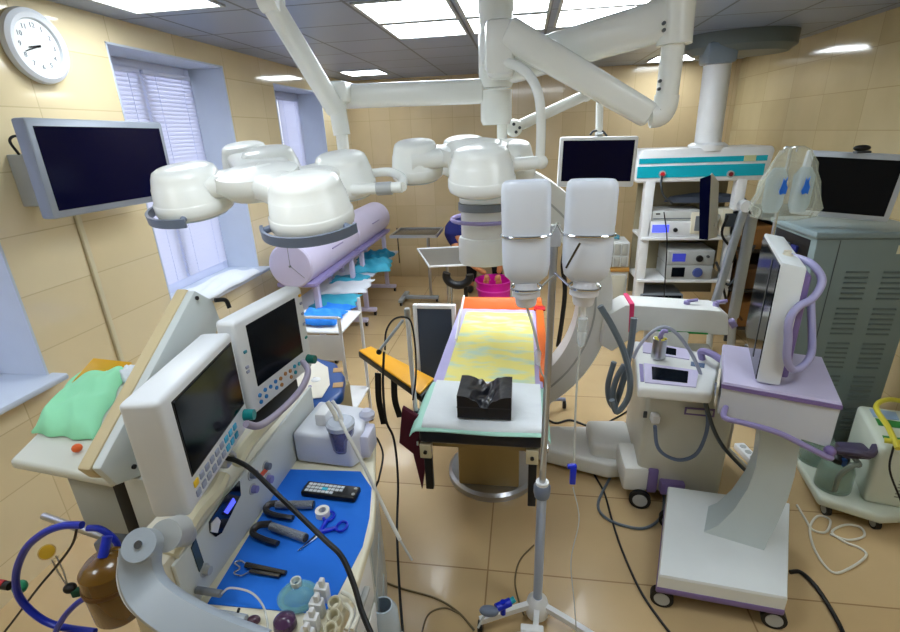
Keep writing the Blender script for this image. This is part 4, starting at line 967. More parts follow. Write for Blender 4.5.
for (x, y, r) in ((1.77, 2.52, .085), (1.80, 2.76, .085)):
    j = MB().lathe([(0, 0), (r, 0), (r * 1.03, .01), (r * 1.0, .12), (r * .85, .16), (r * .5, .175), (r * .47, .165), (r * .8, .15), (r * .93, .12), (r * .95, .015), (0, .012)], (x, y, .132), 36).build('jar', mat('jar_glass', (150, 176, 160), .05, alpha=.45, noise=0), sm)
    MB().lathe([(0, .17), (r * .5, .17), (r * .52, .2), (r * .3, .215), (0, .215)], (x, y, .132), 28).build('jar_lid', black, j)
    MB().b2((x - .012, y - .045, .3), (x + .012, y - .02, .345), .003).build('blue_valve', bluecase, j)
for (x, y) in ((1.72, 2.44), (1.92, 2.36), (2.26, 2.44), (1.8, 2.88)): castor(sm, (x, y, 0), .035)
tag(MB().tube([V(1.9, 2.35, .52), V(1.94, 2.5, .55), V(2.0, 2.7, .56), V(2.16, 2.8, .55), V(2.32, 2.68, .53), V(2.33, 2.5, .51), V(2.2, 2.4, .53), V(2.02, 2.36, .54), V(1.88, 2.42, .52)], .014, 10).build('yellow_hose', yellowtube), 'yellow translucent hose coiled on top of the suction machine', 'hose')
tag(MB().tube([V(1.9, 2.38, .515), V(1.88, 2.33, .4), V(1.93, 2.26, .25), V(1.98, 2.27, .12), V(2.0, 2.24, .01)], .005, 8).build('power_cable', black), 'thin black cable running down the front of the suction machine', 'cable')
tag(MB().tube([V(1.72, 2.42, .18), V(1.71, 2.4, .3), V(1.74, 2.38, .38), V(1.8, 2.42, .36), V(1.82, 2.5, .35)], .014, 10).build('suction_hose', mat('clear_grey_tube', (130, 140, 130), .15, alpha=.7)), 'grey translucent hose arched over the front jar of the suction machine', 'hose')
mb = MB(); mb.box((1.78, 2.46, .42), (.14, .1, .05), bev=.015); mb.tube([(1.7, 2.45, .42), (1.75, 2.4, .45), (1.82, 2.4, .44), (1.88, 2.46, .45)], .02); tag(mb.build('hose_grip', mat('dark_lavender', (72, 66, 92), .4)), 'dark lavender pistol grip hose end resting over the suction jars', 'grip')
mb = MB()
for k in range(1): pass
tag(MB().tube([Pz(*p, .008) for p in ((797, 505), (806, 520), (813, 530), (826, 532), (830, 520), (818, 516), (810, 528), (815, 550), (832, 572), (850, 568), (866, 556), (860, 548), (845, 542), (832, 532), (845, 525), (860, 527), (864, 536), (848, 540), (830, 534))], .006, 8).build('white_cable', whitecable), 'white cable coiled on the floor beside the suction machine', 'cable')

# ------------------------------------------------------------------ floor cables
for lb, pp, r_, mt in (
    ('long black cable curving over the floor from the C-arm leg to the bottom edge', [(655, 388), (632, 408), (600, 428), (585, 450), (592, 470), (604, 492), (612, 520), (622, 550), (640, 590), (660, 620), (680, 645)], .006, black),
    ('grey cable lying in a wide loop on the floor by the C-arm wheel', [(620, 462), (606, 485), (598, 505), (606, 518), (625, 526), (645, 528), (660, 518), (664, 500), (660, 485)], .008, greytube),
    ('dark cable tangle on the floor behind the centre stand', [(545, 418), (556, 423), (570, 420), (585, 425), (600, 430)], .008, black),
    ('olive cable running along the floor to the foot of the centre stand', [(375, 578), (400, 588), (435, 598), (458, 612), (474, 630)], .005, beigecab),
    ('olive cable looping at the bottom of the floor left of the stand', [(420, 640), (428, 615), (445, 608), (462, 615)], .004, beigecab),
    ('thin brown cable curving on the floor just left of the centre stand', [(534, 545), (520, 560), (515, 580), (519, 602), (524, 615)], .004, beigecab),
    ('thick black cable leaving the cart base to the lower right', [(790, 572), (800, 572), (812, 582), (824, 598), (838, 622), (846, 640)], .010, black)):
    tag(MB().tube([Pz(a, c, r_ + .001) for a, c in pp], r_, 8).build('floor_cable', mt), lb, 'cable')
ps = thing('power_strip', 'white power strip lying on the floor behind the cart column', 'power strip', tuple(Pz(750, 465, 0)))
a_, c_ = Pz(738, 448, .0), Pz(768, 480, .0); d = (c_ - a_).normalized(); s_ = V(-d.y, d.x, 0) * .035
MB().prism([a_ - s_, c_ - s_, c_ + s_, a_ + s_], (0, 0, .045), bev=.008).build('casing', white, ps)
mb = MB()
for k in range(5):
    p = a_ + (c_ - a_) * (.14 + .18 * k); mb.cyl(p + V(0, 0, .044), p + V(0, 0, .048), .02, n=16)
mb.build('outlets', lightgrey, ps)

# ------------------------------------------------------------------ lavender sterile chambers along the left wall
def chamber(label, y0, y1, z0_, z1_):
    xc, r = -2.05, .205
    t = thing('sterile_chamber', label, 'sterile chamber', (xc, (y0 + y1) / 2, 0), 0, None)
    rings = []
    for yy, k in ((y0, .93), (y0 + .012, 1), (y1 - .012, 1), (y1, .93)):
        rings.append([V(xc + r * 1.0 * k * math.cos(2 * PI * j / 48), yy, 1.04 + r * k * math.sin(2 * PI * j / 48)) for j in range(48)])
    MB().loft(rings).build('drum', lav, t)
    mb = MB()
    for yy in (y0 - .002,): mb.b2((xc - .002, yy, 1.04), (xc + .002, yy + .004, 1.04 + r * .9)); mb.prism([(xc, yy, 1.04), (xc + .12, yy, .93), (xc + .12, yy, .935), (xc, yy, 1.045)], (0, .004, 0)); mb.cyl((xc, yy - .008, 1.04), (xc, yy + .004, 1.04), .01)
    mb.build('end_seam', midgrey, t)
    a = math.radians(12); MB().box((xc + r * math.cos(a), (y0 + y1) / 2, 1.04 + r * math.sin(a)), (.012, .3, .014), rot=Matrix.Rotation(-a, 3, 'Y'), bev=.004).build('lid_grip', lavd, t)
    MB().b2((xc - .17, y0 + .02, .835), (xc + .2, y1 - .02, .875), .01).build('cradle', lavd, t)
    for yy in (y0 + .18, y1 - .16):
        l_ = MB(); l_.b2((xc + .11, yy - .03, .08), (xc + .16, yy + .03, .84), .008); l_.b2((xc - .16, yy - .03, .08), (xc - .11, yy + .03, .84), .008); l_.b2((xc - .26, yy - .035, .055), (xc + .26, yy + .035, .1), .01)
        l_ = l_.build('leg_frame', lav, t)
        for xx in (xc - .24, xc + .24): MB().cyl((xx - .012, yy, .028), (xx + .012, yy, .028), .028, n=16).build('castor', black, l_)
    MB().b2((xc - .24, y0 + .02, .54), (xc + .30, y1 - .02, .56), .006).build('shelf', mat('shelf_white', (206, 210, 224), .4), t)
    return t
chamber('nearer of the two lavender cylindrical sterile chambers along the left wall', 3.93, 5.26, 0, 0)
chamber('farther lavender cylindrical sterile chamber, nearest the back wall', 5.28, 6.6, 0, 0)
random.seed(5)
def wrap(name, c, sx, sy, h, mt, lb, rz=0):
    c = Vector(c); ph = random.random() * 9
    def fn(u, v):
        x = (u - .5) * sx; y = (v - .5) * sy; e = (1 - abs(2 * u - 1) ** 9) * (1 - abs(2 * v - 1) ** 9)
        z = h * (.2 + .8 * e) * (.8 + .2 * math.sin(9 * u + ph) * math.sin(7 * v + ph) + .1 * math.sin(19 * u + 13 * v + ph))
        return c + Matrix.Rotation(rz, 3, 'Z') @ V(x * (1 + .06 * math.sin(14 * v + ph)), y * (1 + .06 * math.sin(12 * u + ph)), z)
    return tag(MB().sheet(fn, 22, 22, h * .14).build(name, mt, angle=70), lb, 'wrapped pack')
zs_ = .562
wrap('wrapped_pack', (-1.84, 4.35, zs_ + .004), .44, .42, .03, steri, 'aqua wrapped pack on the near chamber shelf, closest to the monitors', .1)
wrap('wrapped_pack', (-1.78, 4.1, zs_ + .004), .34, .3, .035, bluedrape, 'bright blue wrapped pack at the near end of the first chamber shelf', -.2)
wrap('white_cloth', (-1.88, 4.85, zs_ + .004), .46, .5, .03, sheetm, 'white folded cloth on the first lavender chamber shelf', .1)
wrap('wrapped_pack', (-1.95, 5.1, zs_ + .004), .4, .26, .05, steri, 'aqua wrapped pack where the two chamber shelves meet', .1)
wrap('wrapped_pack', (-1.85, 5.65, zs_ + .004), .44, .5, .10, steri, 'large crumpled aqua pack on the far chamber shelf', .2)
wrap('wrapped_pack', (-1.95, 6.15, zs_ + .004), .36, .4, .10, mat('deep_aqua_wrap', (30, 140, 176), .6, bump=.3, bscale=40), 'deep aqua pack at the far end of the far chamber shelf', -.2)
tag(MB().tube([(-1.73, 6.5, .9), (-1.73, 6.5, .4)], .008, sub=1).build('wall_hook_rod', darksteel), 'thin dark rod hanging at the far end of the lavender chambers', 'rod')

# white trolley side just behind the second monitor
tr = thing('white_trolley', 'white metal trolley with a blue pack behind the second anaesthesia monitor', 'trolley', (-1.35, 2.9, 0))
ta, tb_ = Py(300, 306, 2.9), Py(318, 300, 3.0)
for (x, y) in ((-1.62, 2.75), (-1.16, 2.75), (-1.62, 3.15), (-1.16, 3.15)): MB().cyl((x, y, .04), (x, y, 1.02), .012, n=12).build('post', white, tr)
for z in (.3, .92): MB().b2((-1.63, 2.74, z - .012), (-1.15, 3.16, z), .004).build('shelf', white, tr)
MB().b2((-1.63, 2.735, .72), (-1.15, 2.75, .9), .004).build('front_panel', white, tr)
mb = MB(); mb.tube([(-1.16, 2.75, 1.02), (-1.3, 2.75, 1.02), (-1.62, 2.75, 1.02)], .01, sub=1); mb.build('top_rail', white, tr)
for (x, y) in ((-1.62, 2.75), (-1.16, 2.75), (-1.62, 3.15), (-1.16, 3.15)): castor(tr, (x, y, 0), .022)
wrap('wrapped_pack', (-1.38, 2.95, .935), .3, .26, .05, bluedrape, 'blue wrapped pack on the white trolley')
wrap('white_cloth', (-2.50, 3.5, .985), .3, .9, .05, sheetm, 'crumpled white cloth lying on the sill of the second window')

# ------------------------------------------------------------------ mayo tables, stool, bucket, person
mt1 = thing('instrument_table', 'steel topped instrument table farther back against the wall', 'instrument table', (-1.3, 6.0, 0))
MB().b2((-1.6, 5.72, .93), (-1.05, 6.2, .945), .004).build('tray', darksteel, mt1)
mb = MB(); mb.b2((-1.62, 5.7, .92), (-1.03, 5.72, .955)); mb.b2((-1.62, 6.2, .92), (-1.03, 6.22, .955)); mb.b2((-1.62, 5.72, .92), (-1.6, 6.2, .955)); mb.b2((-1.05, 5.72, .92), (-1.03, 6.2, .955)); mb.build('rim', steel, mt1)
MB().cyl((-1.2, 6.0, .06), (-1.2, 6.0, .92), .02, n=16).build('post', steel, mt1)
mb = MB(); mb.b2((-1.6, 5.97, .045), (-1.1, 6.03, .085), .006); mb.b2((-1.6, 5.8, .045), (-1.54, 6.2, .085), .006); mb.build('base', alu, mt1)
for (x, y) in ((-1.57, 5.82), (-1.57, 6.18), (-1.12, 6.0)): castor(mt1, (x, y, 0), .022)
mt2 = thing('instrument_table', 'nearer tilted tray table with a white rim beside the image intensifier', 'instrument table', (-.85, 5.1, 0))
T = [Pz(416, 250, .86), Pz(430, 268, .86), Pz(476, 262, .86), Pz(452, 247, .86)]
T = [V(-1.2, 5.35, .86), V(-.93, 4.65, .84), V(-.42, 4.75, .84), V(-.7, 5.45, .86)]
Tc = sum(T, V(0, 0, 0)) / 4
MB().prism([Tc + (p - Tc) * .96 for p in T], (0, 0, .008)).build('tray', mat('tray_grey', (140, 140, 136), .3, .5), mt2)
MB().tube([p + V(0, 0, .006) for p in T], .012, 8, sub=1, closed=True).build('rim', white, mt2)
MB().cyl((Tc.x, Tc.y, .05), (Tc.x, Tc.y, Tc.z), .016, n=14).build('post', steel, mt2)
mb = MB(); mb.b2((Tc.x - .3, Tc.y - .03, .045), (Tc.x + .25, Tc.y + .03, .08), .006); mb.build('base', alu, mt2)
for x in (Tc.x - .27, Tc.x + .22): castor(mt2, (x, Tc.y, 0), .022)
# head frame / stool with black curved cushion
sx, sy, szt = -.62, 4.7, .0
sq = Py(458, 276, 4.3)
stl = thing('curved_head_rest', 'black curved rest on two chrome posts behind the table', 'head rest', (sq.x, 4.3, 0))
pts = [sq + V(.11 * math.cos(math.radians(a)), 0, .09 * math.sin(math.radians(a))) for a in range(160, 385, 15)]
MB().tube(pts, .038, 12, sub=2).build('cushion', black, stl)
for x in (sq.x - .07, sq.x + .07): MB().cyl((x, 4.3, .02), (x, 4.3, sq.z - .1), .02, n=14).build('post', chrome if x < sq.x else black, stl)
MB().b2((sq.x - .2, 4.15, 0), (sq.x + .2, 4.45, .035), .01).build('base', black, stl)
bk = thing('bucket', 'bright magenta plastic basin the bending person reaches into', 'bucket', (-.36, 6.0, 0))
MB().lathe([(0, 0), (.19, 0), (.2, .01), (.235, .3), (.25, .305), (.25, .32), (.225, .32), (.215, .28), (.185, .02), (0, .02)], (-.36, 6.0, .0), 44).build('basin', magenta, bk)
MB().lathe([(.222, .2), (.234, .2), (.236, .215), (.224, .215)], (-.36, 6.0, 0), 44, ring_=True).build('band', mat('pale_magenta', (240, 80, 200), .4), bk)

def skinned(name, verts, edges, radii, material, parent, root=0, sub=2):
    me = bpy.data.meshes.new(name); me.from_pydata([Vector(v) for v in verts], edges, [])
    o = bpy.data.objects.new(name, me); COL.objects.link(o)
    sk = o.modifiers.new('skin', 'SKIN'); sk.use_smooth_shade = True
    for i, r in enumerate(radii):
        r = r if isinstance(r, tuple) else (r, r); me.skin_vertices[0].data[i].radius = r
    me.skin_vertices[0].data[root].use_root = True
    if sub: ss = o.modifiers.new('sub', 'SUBSURF'); ss.levels = sub; ss.render_levels = sub
    dg = bpy.context.evaluated_depsgraph_get(); dg.update()
    nm = bpy.data.meshes.new_from_object(o.evaluated_get(dg)); bpy.data.objects.remove(o)
    nm.transform(WM.get(parent.name, Matrix()).inverted()); nm.materials.clear(); nm.materials.append(material)
    for p in nm.polygons: p.use_smooth = True
    q = bpy.data.objects.new(name, nm); COL.objects.link(q); q.parent = parent; WM[q.name] = WM.get(parent.name, Matrix())
    return q
pe = thing('person', 'person in navy top bending forward with both hands in the magenta basin', 'person', (-.55, 6.55, 0))
VS = [(-.55, 6.62, .88), (-.66, 6.5, .98), (-.80, 6.34, .90), (-.84, 6.16, .84), (-.74, 6.02, .82), (-.66, 5.94, .76), (-.62, 5.88, .72),  # pelvis..head
      (-.92, 6.12, .84), (-.80, 6.04, .66), (-.60, 5.94, .50), (-.46, 5.96, .40),                        # one arm
      (-.62, 6.06, .92), (-.42, 6.0, .74), (-.28, 5.94, .52), (-.30, 5.96, .40),                        # other arm
      (-.66, 6.62, .80), (-.70, 6.5, .47), (-.72, 6.6, .10), (-.72, 6.47, .05),
      (-.42, 6.62, .80), (-.36, 6.5, .47), (-.34, 6.6, .10), (-.33, 6.47, .05)]
ES = [(0, 1), (1, 2), (2, 3), (3, 4), (4, 5), (5, 6), (3, 7), (7, 8), (8, 9), (9, 10), (3, 11), (11, 12), (12, 13), (13, 14), (0, 15), (15, 16), (16, 17), (17, 18), (0, 19), (19, 20), (20, 21), (21, 22)]
RD = [.14, .13, .145, .13, .06, .085, .09, .07, .05, .04, .032, .07, .05, .04, .032, .10, .065, .045, .04, .10, .065, .045, .04]
skinned('body', VS, ES, RD, skin, pe)
def offs(idx, k): return [RD[i] * k for i in idx]
ids = [0, 1, 2, 3, 7, 11]
vs = [VS[0], VS[1], VS[2], VS[3], VS[7], (-.84, 6.08, .70), VS[11], (-.53, 6.03, .84)]
skinned('navy_top', vs, [(0, 1), (1, 2), (2, 3), (3, 4), (4, 5), (3, 6), (6, 7)], [.17, .19, .24, .21, .1, .075, .1, .075], navy, pe)
skinned('trousers', [VS[0], VS[15], VS[16], VS[17], VS[19], VS[20], VS[21]], [(0, 1), (1, 2), (2, 3), (0, 4), (4, 5), (5, 6)], [.165, .125, .09, .07, .125, .09, .07], darkcloth, pe)
for i in (18, 22):
    MB().ball((VS[i][0], VS[i][1] - .04, .045), .06, (.8, 2.0, .72)).build('shoe', black, pe)
MB().ball((-.62, 5.90, .78), .11, (1, 1.05, 1)).build('hair', mat('dark_hair', (40, 30, 26), .7), pe)
for (hx, s_) in ((-.46, 1), (-.30, -1)):
    hv = [(hx, 5.96, .40), (hx + .005 * s_, 5.955, .345)]; he = [(0, 1)]; hrd = [.03, .034]
    for f_, (dx, ln) in enumerate(((-.027, .062), (-.009, .07), (.009, .066), (.027, .052))):
        i0 = len(hv); hv += [(hx + dx, 5.95, .31), (hx + dx * 1.1, 5.945, .31 - ln * .5), (hx + dx * 1.1, 5.955, .31 - ln)]; he += [(1, i0), (i0, i0 + 1), (i0 + 1, i0 + 2)]; hrd += [.011, .009, .007]
    i0 = len(hv); hv += [(hx + .04 * s_, 5.95, .345), (hx + .052 * s_, 5.945, .315)]; he += [(1, i0), (i0, i0 + 1)]; hrd += [.011, .008]
    skinned('hand', hv, he, hrd, skin, pe, sub=1)
# dark blue thing behind the lamp and black strap behind the right bottle
bb = Py(512, 172, 5.2)
gn = thing('blue_gown', 'blue gown hanging on a thin stand, seen between the lamp and the left bottle', 'gown', (bb.x, 5.3, 0))
MB().cyl((bb.x, 5.3, .02), (bb.x, 5.3, bb.z + .06), .012, n=10).build('stand_pole', steel, gn)
MB().lathe([(0, 0), (.16, 0), (.16, .02), (0, .03)], (bb.x, 5.3, 0), 28).build('stand_base', darksteel, gn)
MB().lathe([(0, -.35), (.13, -.34), (.15, -.1), (.13, .02), (.05, .06), (0, .065)], tuple(bb + V(0, .1, -.04)), 24, sy=.4).build('cloth', mat('blue_cloth', (52, 84, 150), .8), gn)
tag(MB().tube([Py(584, 222, 3.12), Py(570, 240, 3.16), Py(563, 262, 3.16), Py(565, 290, 3.16), Py(562, 320, 3.16), Py(558, 346, 3.16)], .022, 8, flat=.01).build('black_strap', black), 'black strap hanging down from the C-arm arc behind the right saline bottle', 'strap')
cst = thing('blue_castor', 'small castor with a pale blue fork on the floor right of the table', 'castor', tuple(Pz(564, 408, 0)))
castor(cst, tuple(Pz(564, 408, 0)), .035)
MB().tube([Pz(564, 408, 0) + V(0, 0, .08), Pz(552, 400, .12), Pz(545, 408, .1)], .015).build('fork', mat('pale_blue_grey', (150, 160, 196), .4), cst)

# dark storage rack between the pendant and the grey cabinet
dr = thing('storage_rack', 'dark open storage rack with brown boxes between the device shelves and the grey cabinet', 'rack', (2.34, 5.1, 0))
for (x, y) in ((2.07, 4.9), (2.61, 4.9), (2.07, 5.3), (2.61, 5.3)): MB().b2((x - .015, y - .015, 0), (x + .015, y + .015, 1.32), .003).build('post', darkgrey, dr)
for z in (.15, .55, .95, 1.32): MB().b2((2.05, 4.88, z - .02), (2.63, 5.32, z), .003).build('shelf', mat('dark_shelf', (52, 46, 42), .5), dr)
MB().b2((2.06, 5.31, .1), (2.62, 5.32, 1.3)).build('back_panel', mat('dark_back', (44, 38, 34), .6), dr)
card = mat('brown_card', (150, 106, 58), .7)
for (x0, x1, z, h, mt, lb) in ((2.09, 2.32, .95, .22, card, 'brown box on the upper level of the dark storage rack'), (2.35, 2.58, .95, .3, black, 'black case on the upper level of the dark storage rack'),
        (2.1, 2.38, .55, .2, mat('dark_brown_card', (104, 72, 42), .7), 'dark brown box on the middle level of the dark storage rack'), (2.41, 2.58, .55, .28, darkgrey, 'dark grey box on the middle level of the dark storage rack'), (2.1, 2.56, .15, .26, card, 'wide brown box at the bottom of the dark storage rack')):
    b_ = thing('storage_box', lb, 'box', ((x0 + x1) / 2, 5.08, z + .001))
    MB().b2((x0, 4.92, z + .001), (x1, 5.26, z + h), .006).build('carton', mt, b_)
    MB().b2((x0 - .003, 4.915, z + h - .03), (x1 + .003, 5.265, z + h + .004), .003).build('lid', mt, b_)

# ------------------------------------------------------------------ anaesthesia machine at left
mcream = mat('machine_cream', (214, 210, 194), .4)
an = thing('anaesthesia_machine', 'cream anaesthesia machine with a worktop and gauge panel in the left foreground', 'anaesthesia machine', (-.9, 1.2, 0))
WT = [(-.92, .66), (-.47, .66), (-.452, .92), (-.468, 1.17), (-.50, 1.31), (-.56, 1.5), (-.615, 1.7), (-.92, 1.76)]
MB().prism([(x, y, .86) for x, y in WT], (0, 0, .04), bev=.01, seg=3).build('worktop', mat('worktop_cream', (226, 220, 196), .4), an)
def wm(k, z): return [(-.72 + (x + .72) * k, 1.2 + (y - 1.2) * k, z) for x, y in WT]
MB().prism(wm(.93, .0 + .1), (0, 0, .76), bev=.01).build('drawer_body', mat('drawer_body_grey', (190, 194, 190), .4), an)
for k in range(3):
    z = .2 + .22 * k
    d_ = MB().prism([(-.478, .78, z), (-.49, 1.14, z), (-.49, 1.14, z + .19), (-.478, .78, z + .19)], (.012, 0, 0), bev=.003).build('drawer', white, an)
    MB().b2((-.474, .86, z + .13), (-.455, 1.06, z + .145), .004).build('handle', lightgrey, d_)
for k in range(3):
    z = .2 + .22 * k
    MB().prism([(-.497, 1.17, z), (-.565, 1.44, z), (-.565, 1.44, z + .19), (-.497, 1.17, z + .19)], (.014, .003, 0), bev=.003).build('drawer', mat('drawer_grey_blue', (150, 164, 172), .3), an)
MB().b2((-1.04, .80, .0), (-.89, 1.72, 1.10), .02).build('gauge_body', mcream, an)
gw = MB(); gw.prism([(-.889, .82, .9), (-.889, 1.7, .9), (-.889, 1.7, 1.12), (-.889, .82, 1.08)], (.012, 0, 0), bev=.004); gp = gw.build('gauge_panel', mat('panel_grey_white', (204, 210, 208), .4), an)
MB().prism([Px(a, c, -.872) for a, c in ((211, 533), (210, 522), (226, 497), (240, 481), (241, 495), (222, 533), (216, 537))], (-.004, 0, 0)).build('bellows_window', mat('window_black', (16, 18, 34), .08, coat=.6), gp)
MB().prism([Px(a, c, -.868) for a, c in ((212, 532), (212, 524), (218, 517), (221, 521), (218, 533))], (-.006, 0, 0), bev=.001).build('white_tab', white, gp)
MB().prism([Px(a, c, -.868) for a, c in ((225, 512), (234, 498), (236, 502), (228, 514))], (-.004, 0, 0)).build('lit_display', lcdblue, gp)
MB().prism([Px(a, c, -.872) for a, c in ((192, 548), (196, 538), (204, 562), (200, 572))], (-.004, 0, 0)).build('level_gauge', mat('gauge_glass', (70, 84, 88), .1), gp)
for (px, py, mt, r) in ((251, 474, bluegrey, .016), (252, 489, mat('lilac_knob', (130, 128, 190), .3), .014), (265, 466, mat('slate_knob', (90, 100, 120), .4), .014), (267, 479, MATS['lilac_knob'] if 'lilac_knob' in MATS else bluegrey, .016), (204, 570, lightgrey, .014)):
    c = Px(px, py, -.878); k_ = MB().cyl(c, c + V(.02, 0, 0), r, r * .85, 20).build('knob', mt, gp)
    MB().cyl(c, c + V(.004, 0, 0), r * 1.35, n=20).build('dial_ring', lightgrey, k_)
c = Px(262, 471, -.873); MB().prism([Px(a, b_, -.87) for a, b_ in ((258, 477), (271, 463), (272, 466), (260, 480))], (-.004, 0, 0)).build('orange_pointer', mat('orange_red', (226, 96, 60), .4), gp)
mb = MB(); mb.tube([(-.9, .84, 1.09), (-.9, .95, 1.12), (-.9, 1.04, 1.12), (-.9, 1.1, 1.14)], .022); mb.tube([(-.9, 1.17, 1.13), (-.9, 1.25, 1.15), (-.9, 1.45, 1.15)], .022)
mb.build('rounded_top_edge', mat('ivory_edge', (226, 220, 190), .4), an)
MB().cyl((-.873, .86, .95), (-.80, .86, .945), .01, n=14).build('outlet_nozzle', midgrey, an)
# instrument shelf at far left and its column
MB().prism([(-1.57, 1.03, 1.165), (-1.17, .98, 1.165), (-1.14, 1.65, 1.165), (-1.80, 1.65, 1.165)], (0, 0, .035), bev=.012, seg=3).build('side_shelf', mat('shelf_grey_cream', (206, 208, 196), .4), an)
MB().b2((-1.46, 1.08, .84), (-1.16, 1.5, 1.165), .02).build('side_body', mat('side_body_grey', (178, 184, 178), .4), an)
MB().b2((-1.26, 1.055, .86), (-1.19, 1.082, 1.15), .003).build('side_channel', black, an)
mb = MB(); mb.cyl((-1.6, 1.08, .93), (-1.04, .96, .93), .012, n=12); mb.build('side_rail', steel, an)
MB().box((-1.25, .99, .92), (.09, .05, .08), bev=.006).build('rail_clamp', midgrey, an)
MB().b2((-1.18, 1.0, 0.0), (-.95, 1.5, .84), .02).build('plinth', darkgrey, an)
MB().b2((-1.16, 1.0, .84), (-1.0, 1.35, 1.19), .02).build('neck', mat('neck_grey', (196, 198, 190), .4), an)
# large tilted panel (lid) rising behind the monitors
P1 = [(.905, 1.30), (1.423, 1.633), (1.503, 1.57), (1.526, 1.475), (1.049, 1.175), (.937, 1.22)]
lid = MB().prism([(-1.10, y, z) for y, z in P1], (-.03, 0, 0), bev=.008).build('tilted_panel', mat('panel_white_grey', (206, 214, 214), .35), an)
P2 = [(.90, 1.30), (1.423, 1.637), (1.46, 1.60), (.925, 1.25)]
MB().prism([(-1.128, y, z) for y, z in P2], (-.04, 0, 0), bev=.006).build('beige_edge', mat('beige_edge', (206, 190, 150), .45), lid)
for y, z in ((1.42, 1.605), (1.15, 1.40), (1.0, 1.235)): MB().cyl((-1.1, y, z), (-1.094, y, z), .007, n=12).build('screw', black, lid)
MB().tube([(-1.09, 1.5, 1.57), (-1.07, 1.53, 1.56), (-1.06, 1.53, 1.53)], .008).build('hinge_clip', black, lid)
# monitors on the machine
def monitor(name, label, n0, n1, zb0, zt0_, th, side):
    n0, n1 = Vector(n0), Vector(n1); d = (n1 - n0).normalized(); nrm = V(d.y, -d.x, 0); L_ = (n1 - n0).length
    t = thing(name, label, 'monitor', ((n0.x + n1.x) / 2, (n0.y + n1.y) / 2, zb0))
    A = axes(d, V(0, 0, 1), nrm, V(n0.x, n0.y, zb0)); H_ = zt0_ - zb0
    MB().box((L_ / 2, H_ / 2, -th / 2), (L_, H_, th), bev=.014, seg=3).build('casing', mat('monitor_white', (222, 226, 230), .35), t, M=A)
    return t, A, L_, H_
m1, A1, L1, H1 = monitor('monitor', 'nearer of the two white anaesthesia monitors, with blue and yellow keys', (-.77, .80, 0), (-.838, 1.195, 0), 1.268, 1.582, .09, 0)
MB().b2((.05, .085, -.004), (L1 - .022, H1 - .03, .003), .002, 1).build('screen', screen, m1, M=A1)
MB().b2((.045, .08, -.004), (L1 - .017, H1 - .025, .0015), .002, 1).build('screen_surround', black, m1, M=A1)
for i in range(2):
    for j in range(9):
        mt = mat('key_yellow', (236, 196, 40), .4) if (i == 1 and j == 0) else (mat('key_blue', (70, 176, 220), .4) if j > 5 else mat('key_grey', (150, 158, 182), .4))
        s_ = .008
        x = .055 + j * .030; y = .03 + .028 * i
        MB().b2((x - .0105, y - .009, -.001), (x + .0105, y + .009, .004), .003).build('key', mt, m1, M=A1)
MB().cyl(V(L1 - .03, .05, -.001), V(L1 - .03, .05, .03), .018, .016, 24).build('teal_knob', tealknob, m1, M=A1)
m2, A2, L2, H2 = monitor('monitor', 'farther of the two white anaesthesia monitors, with small coloured dots', (-.842, 1.215, 0), (-.795, 1.585, 0), 1.275, 1.60, .07, 0)
MB().b2((.05, .085, -.004), (L2 - .055, H2 - .028, .003), .002, 1).build('screen', screen, m2, M=A2)
cols = [(30, 120, 190)] * 4 + [(170, 120, 70)] * 3 + [(30, 160, 190)] * 2
for j in range(9):
    mt = mat('dot_%s' % ('blue' if j < 4 else 'tan' if j < 7 else 'cyan'), cols[j], .4)
    for i in range(2):
        if i == 0 and j % 3 == 2: continue
        c = V(.05 + j * .029, .03 + .024 * i + 0.004 * (j % 2), 0); MB().cyl(c + V(0, 0, -.001), c + V(0, 0, .004), .007, n=14).build('button', mt, m2, M=A2)
for (x, y, mt) in ((L2 - .022, H2 - .03, mat('dot_amber', (240, 180, 40), .4)), (L2 - .022, H2 - .06, MATS['key_grey']), (L2 - .022, H2 - .1, MATS['key_grey']), (L2 - .022, H2 - .14, MATS['key_grey']), (L2 - .022, .13, tealknob), (.025, .22, mat('dot_cyan2', (60, 140, 160), .4)), (.02, .17, MATS['key_grey']), (.02, .155, MATS['key_grey'])):
    MB().b2((x - .007, y - .005, -.001), (x + .007, y + .005, .004), .002).build('button', mt, m2, M=A2)
MB().cyl(V(L2 - .03, .045, -.001), V(L2 - .03, .045, .03), .018, .016, 24).build('teal_knob', mat('green_knob', (20, 100, 90), .35), m2, M=A2)
mb = MB(); mb.b2((.02, -.055, -.06), (L2 - .1, -.002, -.01), .006); mb.build('module_slot', black, m2, M=A2)
ma = thing('monitor_mount', 'grey mounting arm behind the two anaesthesia monitors', 'mount', (-1.0, 1.15, 1.12))
MB().b2((-1.02, 1.0, 1.192), (-.93, 1.1, 1.40), .015).build('post', lightgrey, ma)
mb = MB(); mb.b2((-1.0, 1.02, 1.36), (-.905, 1.08, 1.46), .01); mb.b2((-1.0, 1.02, 1.4), (-.94, 1.5, 1.45), .01); mb.b2((-1.0, 1.4, 1.36), (-.90, 1.46, 1.46), .01); mb.build('cross_bar', lightgrey, ma)
